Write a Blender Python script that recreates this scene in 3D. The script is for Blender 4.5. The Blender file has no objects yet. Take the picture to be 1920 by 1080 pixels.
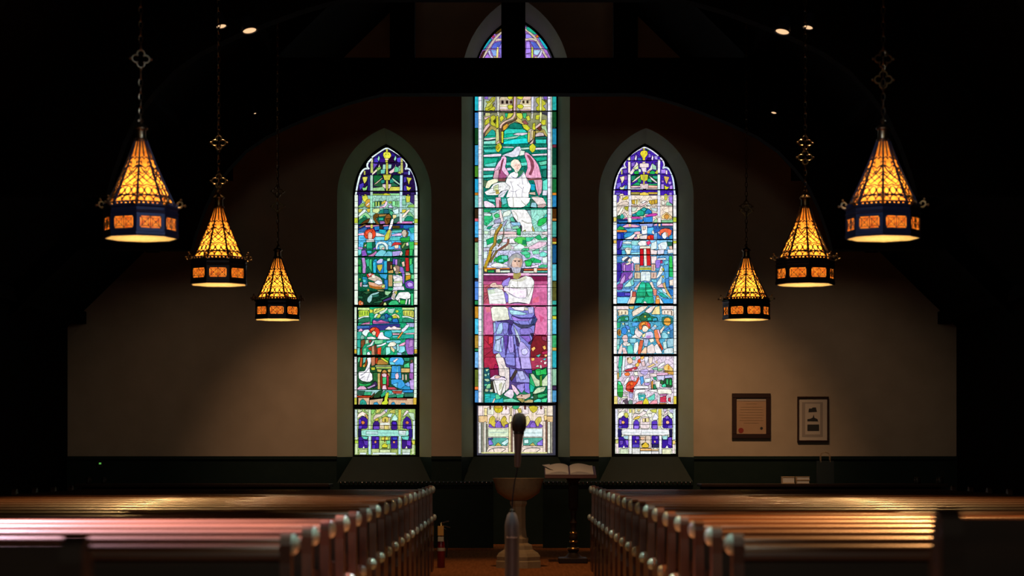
import bpy, math, random
from mathutils import Vector, Matrix, Euler
from mathutils.geometry import tessellate_polygon
R = math.radians
sc = bpy.context.scene
col = sc.collection
rnd = random.Random(7)
FPX = 4000.0; CX = 960.0; CY = 860.0; EYE = 1.2; CAMY = -30.0

def P(px, py, Z):
    """photo pixel at distance Z from the eye -> world point"""
    return Vector(((px-CX)*Z/FPX, CAMY+Z, EYE+(CY-py)*Z/FPX))

# ------------------------------------------------------------------ helpers
class MB:
    def __init__(self):
        self.v = []; self.f = []; self.c = []; self.m = []
    def face(self, pts, color=None, mi=0):
        i = len(self.v)
        self.v += [tuple(p) for p in pts]
        self.f.append(tuple(range(i, i+len(pts))))
        self.c.append(color); self.m.append(mi)
    def mesh(self, vs, fs, mi=0):
        i = len(self.v)
        self.v += [tuple(p) for p in vs]
        for f in fs:
            self.f.append(tuple(i+k for k in f)); self.c.append(None); self.m.append(mi)
    def box(self, x0, x1, y0, y1, z0, z1, b=0.0, mi=0):
        if b <= 0:
            vs = [(x0,y0,z0),(x1,y0,z0),(x1,y1,z0),(x0,y1,z0),(x0,y0,z1),(x1,y0,z1),(x1,y1,z1),(x0,y1,z1)]
            self.mesh(vs, [(3,2,1,0),(4,5,6,7),(0,1,5,4),(1,2,6,5),(2,3,7,6),(3,0,4,7)], mi)
            return
        vs = []; 
        for (cx, ix) in ((x0, 1), (x1, -1)):
            for (cy, iy) in ((y0, 1), (y1, -1)):
                for (cz, iz) in ((z0, 1), (z1, -1)):
                    vs += [(cx, cy+iy*b, cz+iz*b), (cx+ix*b, cy, cz+iz*b), (cx+ix*b, cy+iy*b, cz)]
        def I(a, bb, c, k): return (a*4+bb*2+c)*3+k
        fs = []
        for a in (0, 1): fs.append((I(a,0,0,0), I(a,1,0,0), I(a,1,1,0), I(a,0,1,0)) if a else (I(a,0,0,0), I(a,0,1,0), I(a,1,1,0), I(a,1,0,0)))
        for a in (0, 1): fs.append((I(0,a,0,1), I(0,a,1,1), I(1,a,1,1), I(1,a,0,1)) if a else (I(0,a,0,1), I(1,a,0,1), I(1,a,1,1), I(0,a,1,1)))
        for a in (0, 1): fs.append((I(0,0,a,2), I(1,0,a,2), I(1,1,a,2), I(0,1,a,2)) if a else (I(0,0,a,2), I(0,1,a,2), I(1,1,a,2), I(1,0,a,2)))
        for p in (0, 1):
            for q in (0, 1):
                fs.append((I(p,q,0,0), I(p,q,1,0), I(p,q,1,1), I(p,q,0,1)))
                fs.append((I(p,0,q,0), I(p,1,q,0), I(p,1,q,2), I(p,0,q,2)))
                fs.append((I(0,p,q,1), I(1,p,q,1), I(1,p,q,2), I(0,p,q,2)))
        for a in (0, 1):
            for bb in (0, 1):
                for c in (0, 1): fs.append((I(a,bb,c,0), I(a,bb,c,1), I(a,bb,c,2)))
        self.mesh(vs, fs, mi)
    def tube(self, pts, r, n=8, caps=True, mi=0):
        pts = [Vector(p) for p in pts]
        rs = r if isinstance(r, (list, tuple)) else [r]*len(pts)
        vs = []; fs = []
        up = None
        for i, p in enumerate(pts):
            d = (pts[min(i+1, len(pts)-1)]-pts[max(i-1, 0)]).normalized()
            if up is None:
                a = Vector((0,0,1)) if abs(d.z) < .9 else Vector((1,0,0))
                up = (a-d*a.dot(d)).normalized()
            else: up = (up-d*up.dot(d)).normalized()
            s = d.cross(up)
            for k in range(n):
                t = 2*math.pi*k/n
                vs.append(p+(up*math.cos(t)+s*math.sin(t))*rs[i])
        for i in range(len(pts)-1):
            for k in range(n):
                k2 = (k+1) % n
                fs.append((i*n+k, i*n+k2, (i+1)*n+k2, (i+1)*n+k))
        if caps:
            fs.append(tuple(range(n-1, -1, -1))); fs.append(tuple((len(pts)-1)*n+k for k in range(n)))
        self.mesh(vs, fs, mi)
    def ring(self, c, r, rt, ax, n=14, m=6, sx=1.0, sz=1.0):
        """torus in the plane spanned by ax=(u,v)"""
        u, v = ax; w = u.cross(v)
        vs = []; fs = []
        for i in range(n):
            a = 2*math.pi*i/n
            d = u*math.cos(a)*sx+v*math.sin(a)*sz
            for j in range(m):
                b = 2*math.pi*j/m
                vs.append(Vector(c)+d*r+d.normalized()*rt*math.cos(b)+w*rt*math.sin(b))
        for i in range(n):
            for j in range(m):
                fs.append((i*m+j, ((i+1) % n)*m+j, ((i+1) % n)*m+(j+1) % m, i*m+(j+1) % m))
        self.mesh(vs, fs)
    def lathe(self, prof, c=(0,0,0), n=24, rot=0.0, mi=0, caps=True):
        vs = []; fs = []
        c = Vector(c)
        for (r, z) in prof:
            for k in range(n):
                a = 2*math.pi*k/n+rot
                vs.append(c+Vector((r*math.cos(a), r*math.sin(a), z)))
        for i in range(len(prof)-1):
            for k in range(n):
                k2 = (k+1) % n
                fs.append((i*n+k, i*n+k2, (i+1)*n+k2, (i+1)*n+k))
        if caps and prof[0][0] > 1e-5: fs.append(tuple(range(n-1, -1, -1)))
        if caps and prof[-1][0] > 1e-5: fs.append(tuple((len(prof)-1)*n+k for k in range(n)))
        self.mesh(vs, fs, mi)
    def prism(self, pts2, fn, t0, t1, mi=0):
        """polygon pts2 (2D), fn(a,b,t)->3D, thickness from t0 to t1"""
        n = len(pts2)
        tris = tessellate_polygon([[Vector((a, b, 0)) for a, b in pts2]])
        vs = [fn(a, b, t0) for a, b in pts2]+[fn(a, b, t1) for a, b in pts2]
        fs = [tuple(t) for t in tris]+[tuple(n+k for k in reversed(t)) for t in tris]
        fs += [(i, (i+1) % n, n+(i+1) % n, n+i) for i in range(n)]
        self.mesh(vs, fs, mi)
    def sphere(self, c, r, n=12, m=8, sc_=(1,1,1)):
        prof = []
        vs = []; fs = []
        for i in range(m+1):
            t = math.pi*i/m
            for k in range(n):
                a = 2*math.pi*k/n
                vs.append((c[0]+r*sc_[0]*math.sin(t)*math.cos(a), c[1]+r*sc_[1]*math.sin(t)*math.sin(a), c[2]-r*sc_[2]*math.cos(t)))
        for i in range(m):
            for k in range(n):
                k2 = (k+1) % n
                fs.append((i*n+k, i*n+k2, (i+1)*n+k2, (i+1)*n+k))
        self.mesh(vs, fs)
    def build(self, name, mat, parent=None, smooth=False, fix=True):
        me = bpy.data.meshes.new(name)
        me.from_pydata(self.v, [], self.f)
        mats = mat if isinstance(mat, (list, tuple)) else [mat]
        for m in mats: me.materials.append(m)
        if len(mats) > 1:
            me.polygons.foreach_set('material_index', self.m)
        if any(c is not None for c in self.c):
            ca = me.color_attributes.new('Col', 'FLOAT_COLOR', 'CORNER')
            vals = []
            for f, c in zip(self.f, self.c):
                for _ in f: vals += [c[0], c[1], c[2], 1.0]
            ca.data.foreach_set('color', vals)
        me.update()
        if fix:
            import bmesh
            bm = bmesh.new(); bm.from_mesh(me)
            bmesh.ops.remove_doubles(bm, verts=bm.verts, dist=1e-5)
            bmesh.ops.recalc_face_normals(bm, faces=bm.faces)
            bm.to_mesh(me); bm.free()
        if smooth:
            me.polygons.foreach_set('use_smooth', [True]*len(me.polygons))
            try: me.set_sharp_from_angle(angle=R(38))
            except Exception: pass
        o = bpy.data.objects.new(name, me); col.objects.link(o)
        if parent is not None: o.parent = parent
        return o

def empty(name, loc=(0,0,0), rz=0.0):
    o = bpy.data.objects.new(name, None); col.objects.link(o)
    o.location = loc; o.rotation_euler = (0,0,rz); o.empty_display_size = .1
    return o
def tag(o, label, cat, group=None):
    o['label'] = label; o['category'] = cat
    if group: o['group'] = group
    return o
def struct(o):
    o['kind'] = 'structure'; return o
def kids(o): return [c for c in bpy.data.objects if c.parent == o]
def copy_tree(o, parent=None):
    c = o.copy(); col.objects.link(c); c.parent = parent
    for ch in kids(o): copy_tree(ch, c)
    return c

# ------------------------------------------------------------------ materials
def mat(name, base=(.5,.5,.5), rough=.5, metal=0.0, spec=.5, coat=0.0, noise=None, bump=0.0, nscale=12.0, stretch=None, emit=None, estr=0.0):
    m = bpy.data.materials.new(name); m.use_nodes = True
    nt = m.node_tree; b = nt.nodes['Principled BSDF']
    b.inputs['Base Color'].default_value = (*base, 1)
    b.inputs['Roughness'].default_value = rough
    b.inputs['Metallic'].default_value = metal
    b.inputs['Specular IOR Level'].default_value = spec
    b.inputs['Coat Weight'].default_value = coat
    b.inputs['Coat Roughness'].default_value = .15
    if noise or bump:
        tc = nt.nodes.new('ShaderNodeTexCoord'); mp = nt.nodes.new('ShaderNodeMapping')
        if stretch: mp.inputs['Scale'].default_value = stretch
        nz = nt.nodes.new('ShaderNodeTexNoise'); nz.inputs['Scale'].default_value = nscale; nz.inputs['Detail'].default_value = 6
        nt.links.new(tc.outputs['Object'], mp.inputs['Vector']); nt.links.new(mp.outputs['Vector'], nz.inputs['Vector'])
        if noise:
            cr = nt.nodes.new('ShaderNodeValToRGB')
            cr.color_ramp.elements[0].color = (*base, 1); cr.color_ramp.elements[1].color = (*noise, 1)
            cr.color_ramp.elements[0].position = .3; cr.color_ramp.elements[1].position = .7
            nt.links.new(nz.outputs['Fac'], cr.inputs['Fac']); nt.links.new(cr.outputs['Color'], b.inputs['Base Color'])
        if bump:
            bp = nt.nodes.new('ShaderNodeBump'); bp.inputs['Strength'].default_value = bump; bp.inputs['Distance'].default_value = .01
            nt.links.new(nz.outputs['Fac'], bp.inputs['Height']); nt.links.new(bp.outputs['Normal'], b.inputs['Normal'])
    if emit:
        b.inputs['Emission Color'].default_value = (*emit, 1); b.inputs['Emission Strength'].default_value = estr
    return m

def s2l(c): return c/12.92 if c <= .04045 else ((c+.055)/1.055)**2.4
def hexcol(h): return tuple(s2l(int(ch, 16)/15.0) for ch in h)

M = {}
M['plaster'] = mat('plaster', (.50,.41,.31), .85, spec=.15, noise=(.57,.47,.36), nscale=3.0, bump=.08)
M['reveal'] = mat('green_lit_reveal', (.37,.43,.31), .9, spec=.08, noise=(.41,.48,.35), nscale=4.0, bump=.06)  # green tint of the window light is mixed into this plaster colour
M['dark_paint'] = mat('dark_green_paint', (.007,.018,.015), .5, spec=.2, noise=(.010,.022,.018), nscale=8)
M['timber'] = mat('roof_timber', (.0035,.003,.0028), .9, spec=.04, noise=(.006,.005,.004), nscale=6, stretch=(1,.15,1), bump=.2)
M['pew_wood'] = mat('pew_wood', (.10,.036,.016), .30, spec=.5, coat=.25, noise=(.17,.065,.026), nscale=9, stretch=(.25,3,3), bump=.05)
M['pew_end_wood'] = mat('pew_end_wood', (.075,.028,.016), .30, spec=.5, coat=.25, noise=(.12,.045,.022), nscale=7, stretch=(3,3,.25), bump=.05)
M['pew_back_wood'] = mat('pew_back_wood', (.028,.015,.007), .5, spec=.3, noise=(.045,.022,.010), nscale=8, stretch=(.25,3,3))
M['knob'] = mat('pale_capped_scroll', (.46,.55,.48), .25, spec=.6, coat=.4)
M['floor'] = mat('floor_boards', (.22,.08,.026), .8, spec=0.0, noise=(.32,.12,.04), nscale=6, stretch=(6,.3,1), bump=.08)
M['iron'] = mat('blue_lit_iron', (.028,.036,.070), .4, metal=.35, spec=.5, bump=.15, nscale=60)  # blue of the cool light is mixed into the metal colour
M['brass'] = mat('old_brass', (.55,.36,.12), .30, metal=1.0, bump=.1, nscale=50)
M['chain'] = mat('chain_brass', (.32,.22,.10), .35, metal=1.0)
M['lead'] = mat('lead_came', (.006,.006,.0065), .9, spec=.05)
M['stone'] = mat('font_stone', (.30,.21,.11), .75, spec=.25, noise=(.37,.27,.15), nscale=14, bump=.15)
M['dark_wood'] = mat('dark_walnut', (.020,.011,.007), .55, spec=.2, noise=(.035,.018,.011), nscale=9, stretch=(.3,3,3))
M['page'] = mat('book_pages', (.86,.82,.78), .8, noise=(.78,.74,.70), nscale=30, stretch=(1,12,1))
M['cover'] = mat('book_cover', (.09,.018,.014), .5)
M['red'] = mat('extinguisher_red', (.17,.010,.014), .25, coat=.4)
M['tagyellow'] = mat('yellow_tag', (.62,.33,.06), .5)
M['tagpale'] = mat('pale_tag', (.45,.42,.30), .5)
M['black'] = mat('black_plastic', (.012,.012,.013), .45)
M['steel'] = mat('steel', (.45,.45,.47), .25, metal=1.0)
M['mic_body'] = mat('mic_body_grey', (.19,.165,.20), .45, metal=.3, spec=.5)
M['mic_mesh'] = mat('mic_grille', (.035,.033,.037), .45, metal=.5, bump=.6, nscale=220)
M['letter'] = mat('pale_lettering', (.95,.80,.78), .5)
M['paper'] = mat('certificate_paper', (.50,.33,.21), .8, noise=(.46,.29,.18), nscale=5)
M['mat_board'] = mat('cream_mat_board', (.66,.58,.50), .8)
M['mat_inner'] = mat('inner_mat', (.42,.36,.32), .8)
M['seal'] = mat('red_wax_seal', (.30,.03,.02), .5)
M['ink'] = mat('dark_ink', (.030,.032,.034), .7)
M['frame_wood'] = mat('picture_frame_wood', (.035,.014,.010), .35, coat=.2)
M['bag'] = mat('teal_paper_bag', (.014,.026,.030), .6)
M['cream_book'] = mat('cream_book', (.55,.40,.24), .7)
M['tan_book'] = mat('tan_book', (.42,.29,.17), .7)
M['jar'] = mat('dark_jar', (.030,.030,.028), .35)
M['led'] = mat('green_led', (.05,.4,.05), .4, emit=(.25,1,.15), estr=.35)
M['lens'] = mat('downlight_lens', (.9,.8,.6), .4, emit=(1.0,.62,.33), estr=1.05)
M['white'] = mat('white_plastic', (.35,.34,.32), .5)

def glass_mat(name, strength):
    m = bpy.data.materials.new(name); m.use_nodes = True
    nt = m.node_tree; b = nt.nodes['Principled BSDF']
    at = nt.nodes.new('ShaderNodeAttribute'); at.attribute_name = 'Col'
    tc = nt.nodes.new('ShaderNodeTexCoord')
    nz = nt.nodes.new('ShaderNodeTexNoise'); nz.inputs['Scale'].default_value = 26; nz.inputs['Detail'].default_value = 5; nz.inputs['Roughness'].default_value = .6
    nt.links.new(tc.outputs['Object'], nz.inputs['Vector'])
    mr = nt.nodes.new('ShaderNodeMapRange'); mr.inputs['From Min'].default_value = .3; mr.inputs['From Max'].default_value = .7
    mr.inputs['To Min'].default_value = .66*strength; mr.inputs['To Max'].default_value = 1.28*strength
    nt.links.new(nz.outputs['Fac'], mr.inputs['Value'])
    nt.links.new(at.outputs['Color'], b.inputs['Emission Color'])
    nt.links.new(mr.outputs['Result'], b.inputs['Emission Strength'])
    b.inputs['Base Color'].default_value = (.02,.02,.02,1)
    b.inputs['Roughness'].default_value = .3
    return m
M['glass'] = glass_mat('stained_glass', 1.1)

def amber_mat(name, c1, c2):
    m = bpy.data.materials.new(name); m.use_nodes = True
    nt = m.node_tree; nt.nodes.remove(nt.nodes['Principled BSDF'])
    out = nt.nodes['Material Output']
    tr = nt.nodes.new('ShaderNodeBsdfTranslucent'); gl = nt.nodes.new('ShaderNodeBsdfGlossy'); mx = nt.nodes.new('ShaderNodeMixShader')
    gl.inputs['Roughness'].default_value = .3; mx.inputs['Fac'].default_value = .04
    tc = nt.nodes.new('ShaderNodeTexCoord'); nz = nt.nodes.new('ShaderNodeTexNoise'); nz.inputs['Scale'].default_value = 30; nz.inputs['Detail'].default_value = 3
    cr = nt.nodes.new('ShaderNodeValToRGB'); cr.color_ramp.elements[0].color = (*c1, 1); cr.color_ramp.elements[1].color = (*c2, 1)
    cr.color_ramp.elements[0].position = .35; cr.color_ramp.elements[1].position = .65
    nt.links.new(tc.outputs['Object'], nz.inputs['Vector']); nt.links.new(nz.outputs['Fac'], cr.inputs['Fac'])
    nt.links.new(cr.outputs['Color'], tr.inputs['Color'])
    nt.links.new(tr.outputs['BSDF'], mx.inputs[1]); nt.links.new(gl.outputs['BSDF'], mx.inputs[2])
    nt.links.new(mx.outputs['Shader'], out.inputs['Surface'])
    return m
M['amber'] = amber_mat('amber_glass', (.66,.20,.022), (.88,.36,.055))
M['amber_band'] = amber_mat('amber_band_glass', (.60,.12,.012), (.9,.36,.05))
M['diffuser'] = amber_mat('pale_diffuser_glass', (.85,.58,.22), (.95,.70,.32))

# ------------------------------------------------------------------ stained glass
def clip_half(poly, a, b, c):
    out = []
    n = len(poly)
    for i in range(n):
        p = poly[i]; q = poly[(i+1) % n]
        dp = a*p[0]+b*p[1]-c; dq = a*q[0]+b*q[1]-c
        if dp <= 0: out.append(p)
        if (dp < 0 < dq) or (dq < 0 < dp):
            t = dp/(dp-dq); out.append((p[0]+(q[0]-p[0])*t, p[1]+(q[1]-p[1])*t))
    return out
def area(poly):
    return .5*sum(poly[i][0]*poly[(i+1) % len(poly)][1]-poly[(i+1) % len(poly)][0]*poly[i][1] for i in range(len(poly)))
def shatter(poly, n, rg):
    xs = [p[0] for p in poly]; ys = [p[1] for p in poly]
    seeds = [(rg.uniform(min(xs), max(xs)), rg.uniform(min(ys), max(ys))) for _ in range(n)]
    res = []
    for i, s in enumerate(seeds):
        pl = list(poly)
        for j, t in enumerate(seeds):
            if i == j: continue
            a = t[0]-s[0]; b = t[1]-s[1]
            c = a*(t[0]+s[0])/2+b*(t[1]+s[1])/2
            pl = clip_half(pl, a, b, c)
            if len(pl) < 3: break
        if len(pl) >= 3 and abs(area(pl)) > .3: res.append(pl)
    return res

def soften(pl, closed=True, it=2, r=.24):
    for _ in range(it):
        out = [] if closed else [pl[0]]
        n = len(pl)
        for i in range(n if closed else n-1):
            p, q = pl[i], pl[(i+1) % n]
            out.append((p[0]+(q[0]-p[0])*r, p[1]+(q[1]-p[1])*r)); out.append((q[0]+(p[0]-q[0])*r, q[1]+(p[1]-q[1])*r))
        if not closed: out.append(pl[-1])
        pl = out
    return pl
def parse_glass(txt, rg):
    ox = oy = 0.0; s = 1.0
    items = []
    def pts(tok): return [(ox+float(a)/s, oy+float(b)/s) for a, b in (t.split(',') for t in tok)]
    def jit(c, k=.12):
        f = 1+rg.uniform(-k, k); return tuple(max(0, min(1, x*f*(1+rg.uniform(-k, k)*.5))) for x in c)
    for ln in txt.strip().splitlines():
        ln = ln.strip()
        if not ln or ln[0] == '#': continue
        t = ln.split(); k = t[0]
        if k == 'T': ox, oy, s = float(t[1]), float(t[2]), float(t[3])
        elif k in 'FNK':
            pl = pts(t[2:]); c = hexcol(t[1])
            if k == 'K':
                n = int(abs(area(pl))/42)
                items.append((pl, c, .75, 1))
                for q in shatter(pl, n, rg): items.append((q, jit(c), .45, 0))
            else:
                if len(pl) > 4 and abs(area(pl)) > 3: pl = soften(pl, True, 1, .13)
                if s > 5 and 2 < abs(area(pl)) < 160:
                    mx = sum(p[0] for p in pl)/len(pl); my = sum(p[1] for p in pl)/len(pl)
                    pl = [(mx+(p[0]-mx)*1.10, my+(p[1]-my)*1.08) for p in pl]
                items.append((pl, jit(c, .05), .75 if k == 'F' else 0, 1))
        elif k == 'S':
            c = hexcol(t[1]); pl = pts(t[3:])
            for q in shatter(pl, int(t[2]), rg): items.append((q, jit(c, .25), .6, 1))
        elif k == 'C':
            c = hexcol(t[1]); cx, cy = pts([t[2]])[0]; r = float(t[3])/s
            items.append(([(cx+r*math.cos(i*math.pi/5), cy+r*math.sin(i*math.pi/5)) for i in range(10)], c, .6, 1))
        elif k == 'L':
            c = hexcol(t[1]); w = float(t[2])/s/2; pl = pts(t[3:])
            if len(pl) > 2: pl = soften(pl, False, 2)
            lead = .5 if w > 1.2 else 0
            lft = []; rgt = []
            for i, p in enumerate(pl):
                a = pl[max(i-1, 0)]; b = pl[min(i+1, len(pl)-1)]
                dx, dy = b[0]-a[0], b[1]-a[1]; l = math.hypot(dx, dy) or 1
                lft.append((p[0]-dy/l*w, p[1]+dx/l*w)); rgt.append((p[0]+dy/l*w, p[1]-dx/l*w))
            if lead: items.append((lft+rgt[::-1], c, lead, 1))
            else:
                for i in range(len(pl)-1): items.append(([lft[i], lft[i+1], rgt[i+1], rgt[i]], c, 0, 1 if i == 0 else 0))
        elif k == 'B':
            x0, x1 = float(t[1]), float(t[2])
            for q in t[3:]:
                yy, c = q.split(':'); y0, y1 = map(float, yy.split('-'))
                items.append(([(x0, y0), (x1, y0), (x1, y1), (x0, y1)], jit(hexcol(c)), .8, 1))
        elif k == 'X':
            c = hexcol(t[1]); h = float(t[2])/2; x0, x1 = map(float, t[3].split('-'))
            for q in t[4].split(','):
                y = float(q); items.append(([(x0, y-h), (x1, y-h), (x1, y+h), (x0, y+h)], c, 0, 0))
    return items

def arch(cx, w, spring, apex, bottom, n=14):
    """closed outline from bottom-left up over the point and down, in px"""
    r = spring-apex
    Rr = (w*w+r*r)/(2*w)
    pts = [(cx-w, bottom)]
    a1 = math.atan2(r, Rr-w) if Rr > w else math.pi-math.atan2(r, w-Rr)
    a_end = math.atan2(r, Rr-w)
    for i in range(n+1):
        a = a_end*i/n
        pts.append((cx-w+Rr-Rr*math.cos(a), spring-Rr*math.sin(a)))
    for i in range(n-1, -1, -1):
        a = a_end*i/n
        pts.append((cx+w-Rr+Rr*math.cos(a), spring-Rr*math.sin(a)))
    pts.append((cx+w, bottom))
    return pts

GD = 30.30   # distance of the glass
WD = 30.0
def inside_clip(poly, outline):
    return poly
def make_window(idx, txt, inner, outer, bars, tbars, thick, label_y, seed):
    root = struct(empty('window_%d' % idx, P(inner[0], 856, GD)))
    base = root.location.copy()
    # splayed reveal and sill
    io = arch(*inner, bottom=856.5); oo = arch(*outer, bottom=857)
    mb = MB()
    A = [P(x, y, WD)-base for x, y in oo]; B = [P(x, y, GD-.05)-base for x, y in io]
    for i in range(len(A)-1): mb.face([A[i], A[i+1], B[i+1], B[i]], mi=0)
    lo = [P(outer[0]-outer[1], 905, WD)-base, P(outer[0]+outer[1], 905, WD)-base]
    mb.face([A[0], B[0], lo[0]], mi=1); mb.face([A[-1], lo[1], B[-1]], mi=1)
    mb.face([lo[0], B[0], B[-1], lo[1]], mi=1)
    # close behind the frame
    C = [P(x, y, GD+.08)-base for x, y in io]
    for i in range(len(B)): j = (i+1) % len(B); mb.face([B[i], B[j], C[j], C[i]], mi=0)
    mb.face(list(reversed(C)), mi=1)
    mb.build('reveal', [M['reveal'], M['dark_paint']], root)
    # iron frame
    gi = arch(inner[0], inner[1]-3.2, inner[2], inner[3]+4.5, bottom=853.5)
    fr = MB()
    a0 = [P(x, y, GD-.045)-base for x, y in io]; a1 = [P(x, y, GD-.045)-base for x, y in gi]
    a2 = [P(x, y, GD+.05)-base for x, y in gi]
    for i in range(len(a0)):
        j = (i+1) % len(a0)
        fr.face([a0[i], a0[j], a1[j], a1[i]]); fr.face([a1[i], a1[j], a2[j], a2[i]])
    fr.build('frame', M['lead'], root)
    # glass pieces and their leads
    g = MB(); l = MB()
    rg = random.Random(seed)
    back = [P(x, y, GD+.03)-base for x, y in io]
    l.face(back)
    L = 0
    DY = .00013
    items = parse_glass(txt, rg)
    xmin, xmax = inner[0]-inner[1]+2.5, inner[0]+inner[1]-2.5
    def put(px, py, k): 
        v = P(px, py, GD)-base; v.y = -.0+(.028-k*DY); return v
    for poly, c, w, step in items:
        L += step
        poly = clip_half(clip_half(poly, 1, 0, xmax), -1, 0, -xmin)
        # clip to the pointed head
        if len(poly) >= 3 and min(p[1] for p in poly) < inner[2]:
            hd = gi
            for i in range(1, len(hd)-2):
                (x0, y0), (x1, y1) = hd[i], hd[i+1]
                a = (y1-y0); b = -(x1-x0)
                poly = clip_half(poly, a, b, a*x0+b*y0)
                if len(poly) < 3: break
        if len(poly) < 3: continue
        try: tris = tessellate_polygon([[Vector((p[0], p[1], 0)) for p in poly]])
        except Exception: continue
        for t in tris: g.face([put(*poly[i], L) for i in t], c)
        if w:
            ar = abs(area(poly)); w2 = min(w, .10*math.sqrt(max(ar, .5))+.15)/2
            n = len(poly)
            for i in range(n):
                p, q = poly[i], poly[(i+1) % n]
                dx, dy = q[0]-p[0], q[1]-p[1]; d = math.hypot(dx, dy)
                if d < .15: continue
                nx, ny = -dy/d*w2, dx/d*w2; ex, ey = dx/d*w2*.6, dy/d*w2*.6
                l.face([put(p[0]-ex+nx, p[1]-ey+ny, L+.5), put(q[0]+ex+nx, q[1]+ey+ny, L+.5), put(q[0]+ex-nx, q[1]+ey-ny, L+.5), put(p[0]-ex-nx, p[1]-ey-ny, L+.5)])
    g.build('stained_glass', M['glass'], root, fix=False)
    l.build('lead_came', M['lead'], root, fix=False)
    yb = -L*DY+.02
    for y, h in [(y, 2.0) for y in bars]+[(y, .8) for y in tbars]+thick:
        b = MB()
        hw = inner[1]-1
        if y < inner[2]:
            r = inner[2]-inner[3]; Rr = (inner[1]**2+r*r)/(2*inner[1])
            hw = math.sqrt(max(1, Rr*Rr-(inner[2]-y)**2))-(Rr-inner[1])-1
        p0 = P(inner[0]-hw, y+h/2, GD)-base; p1 = P(inner[0]+hw, y-h/2, GD)-base
        d = .012 if h > 1.5 else .005
        b.box(p0.x, p1.x, yb-d, yb, p0.z, p1.z)
        b.build('saddle_bar', M['lead'], root)
    return root

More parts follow.
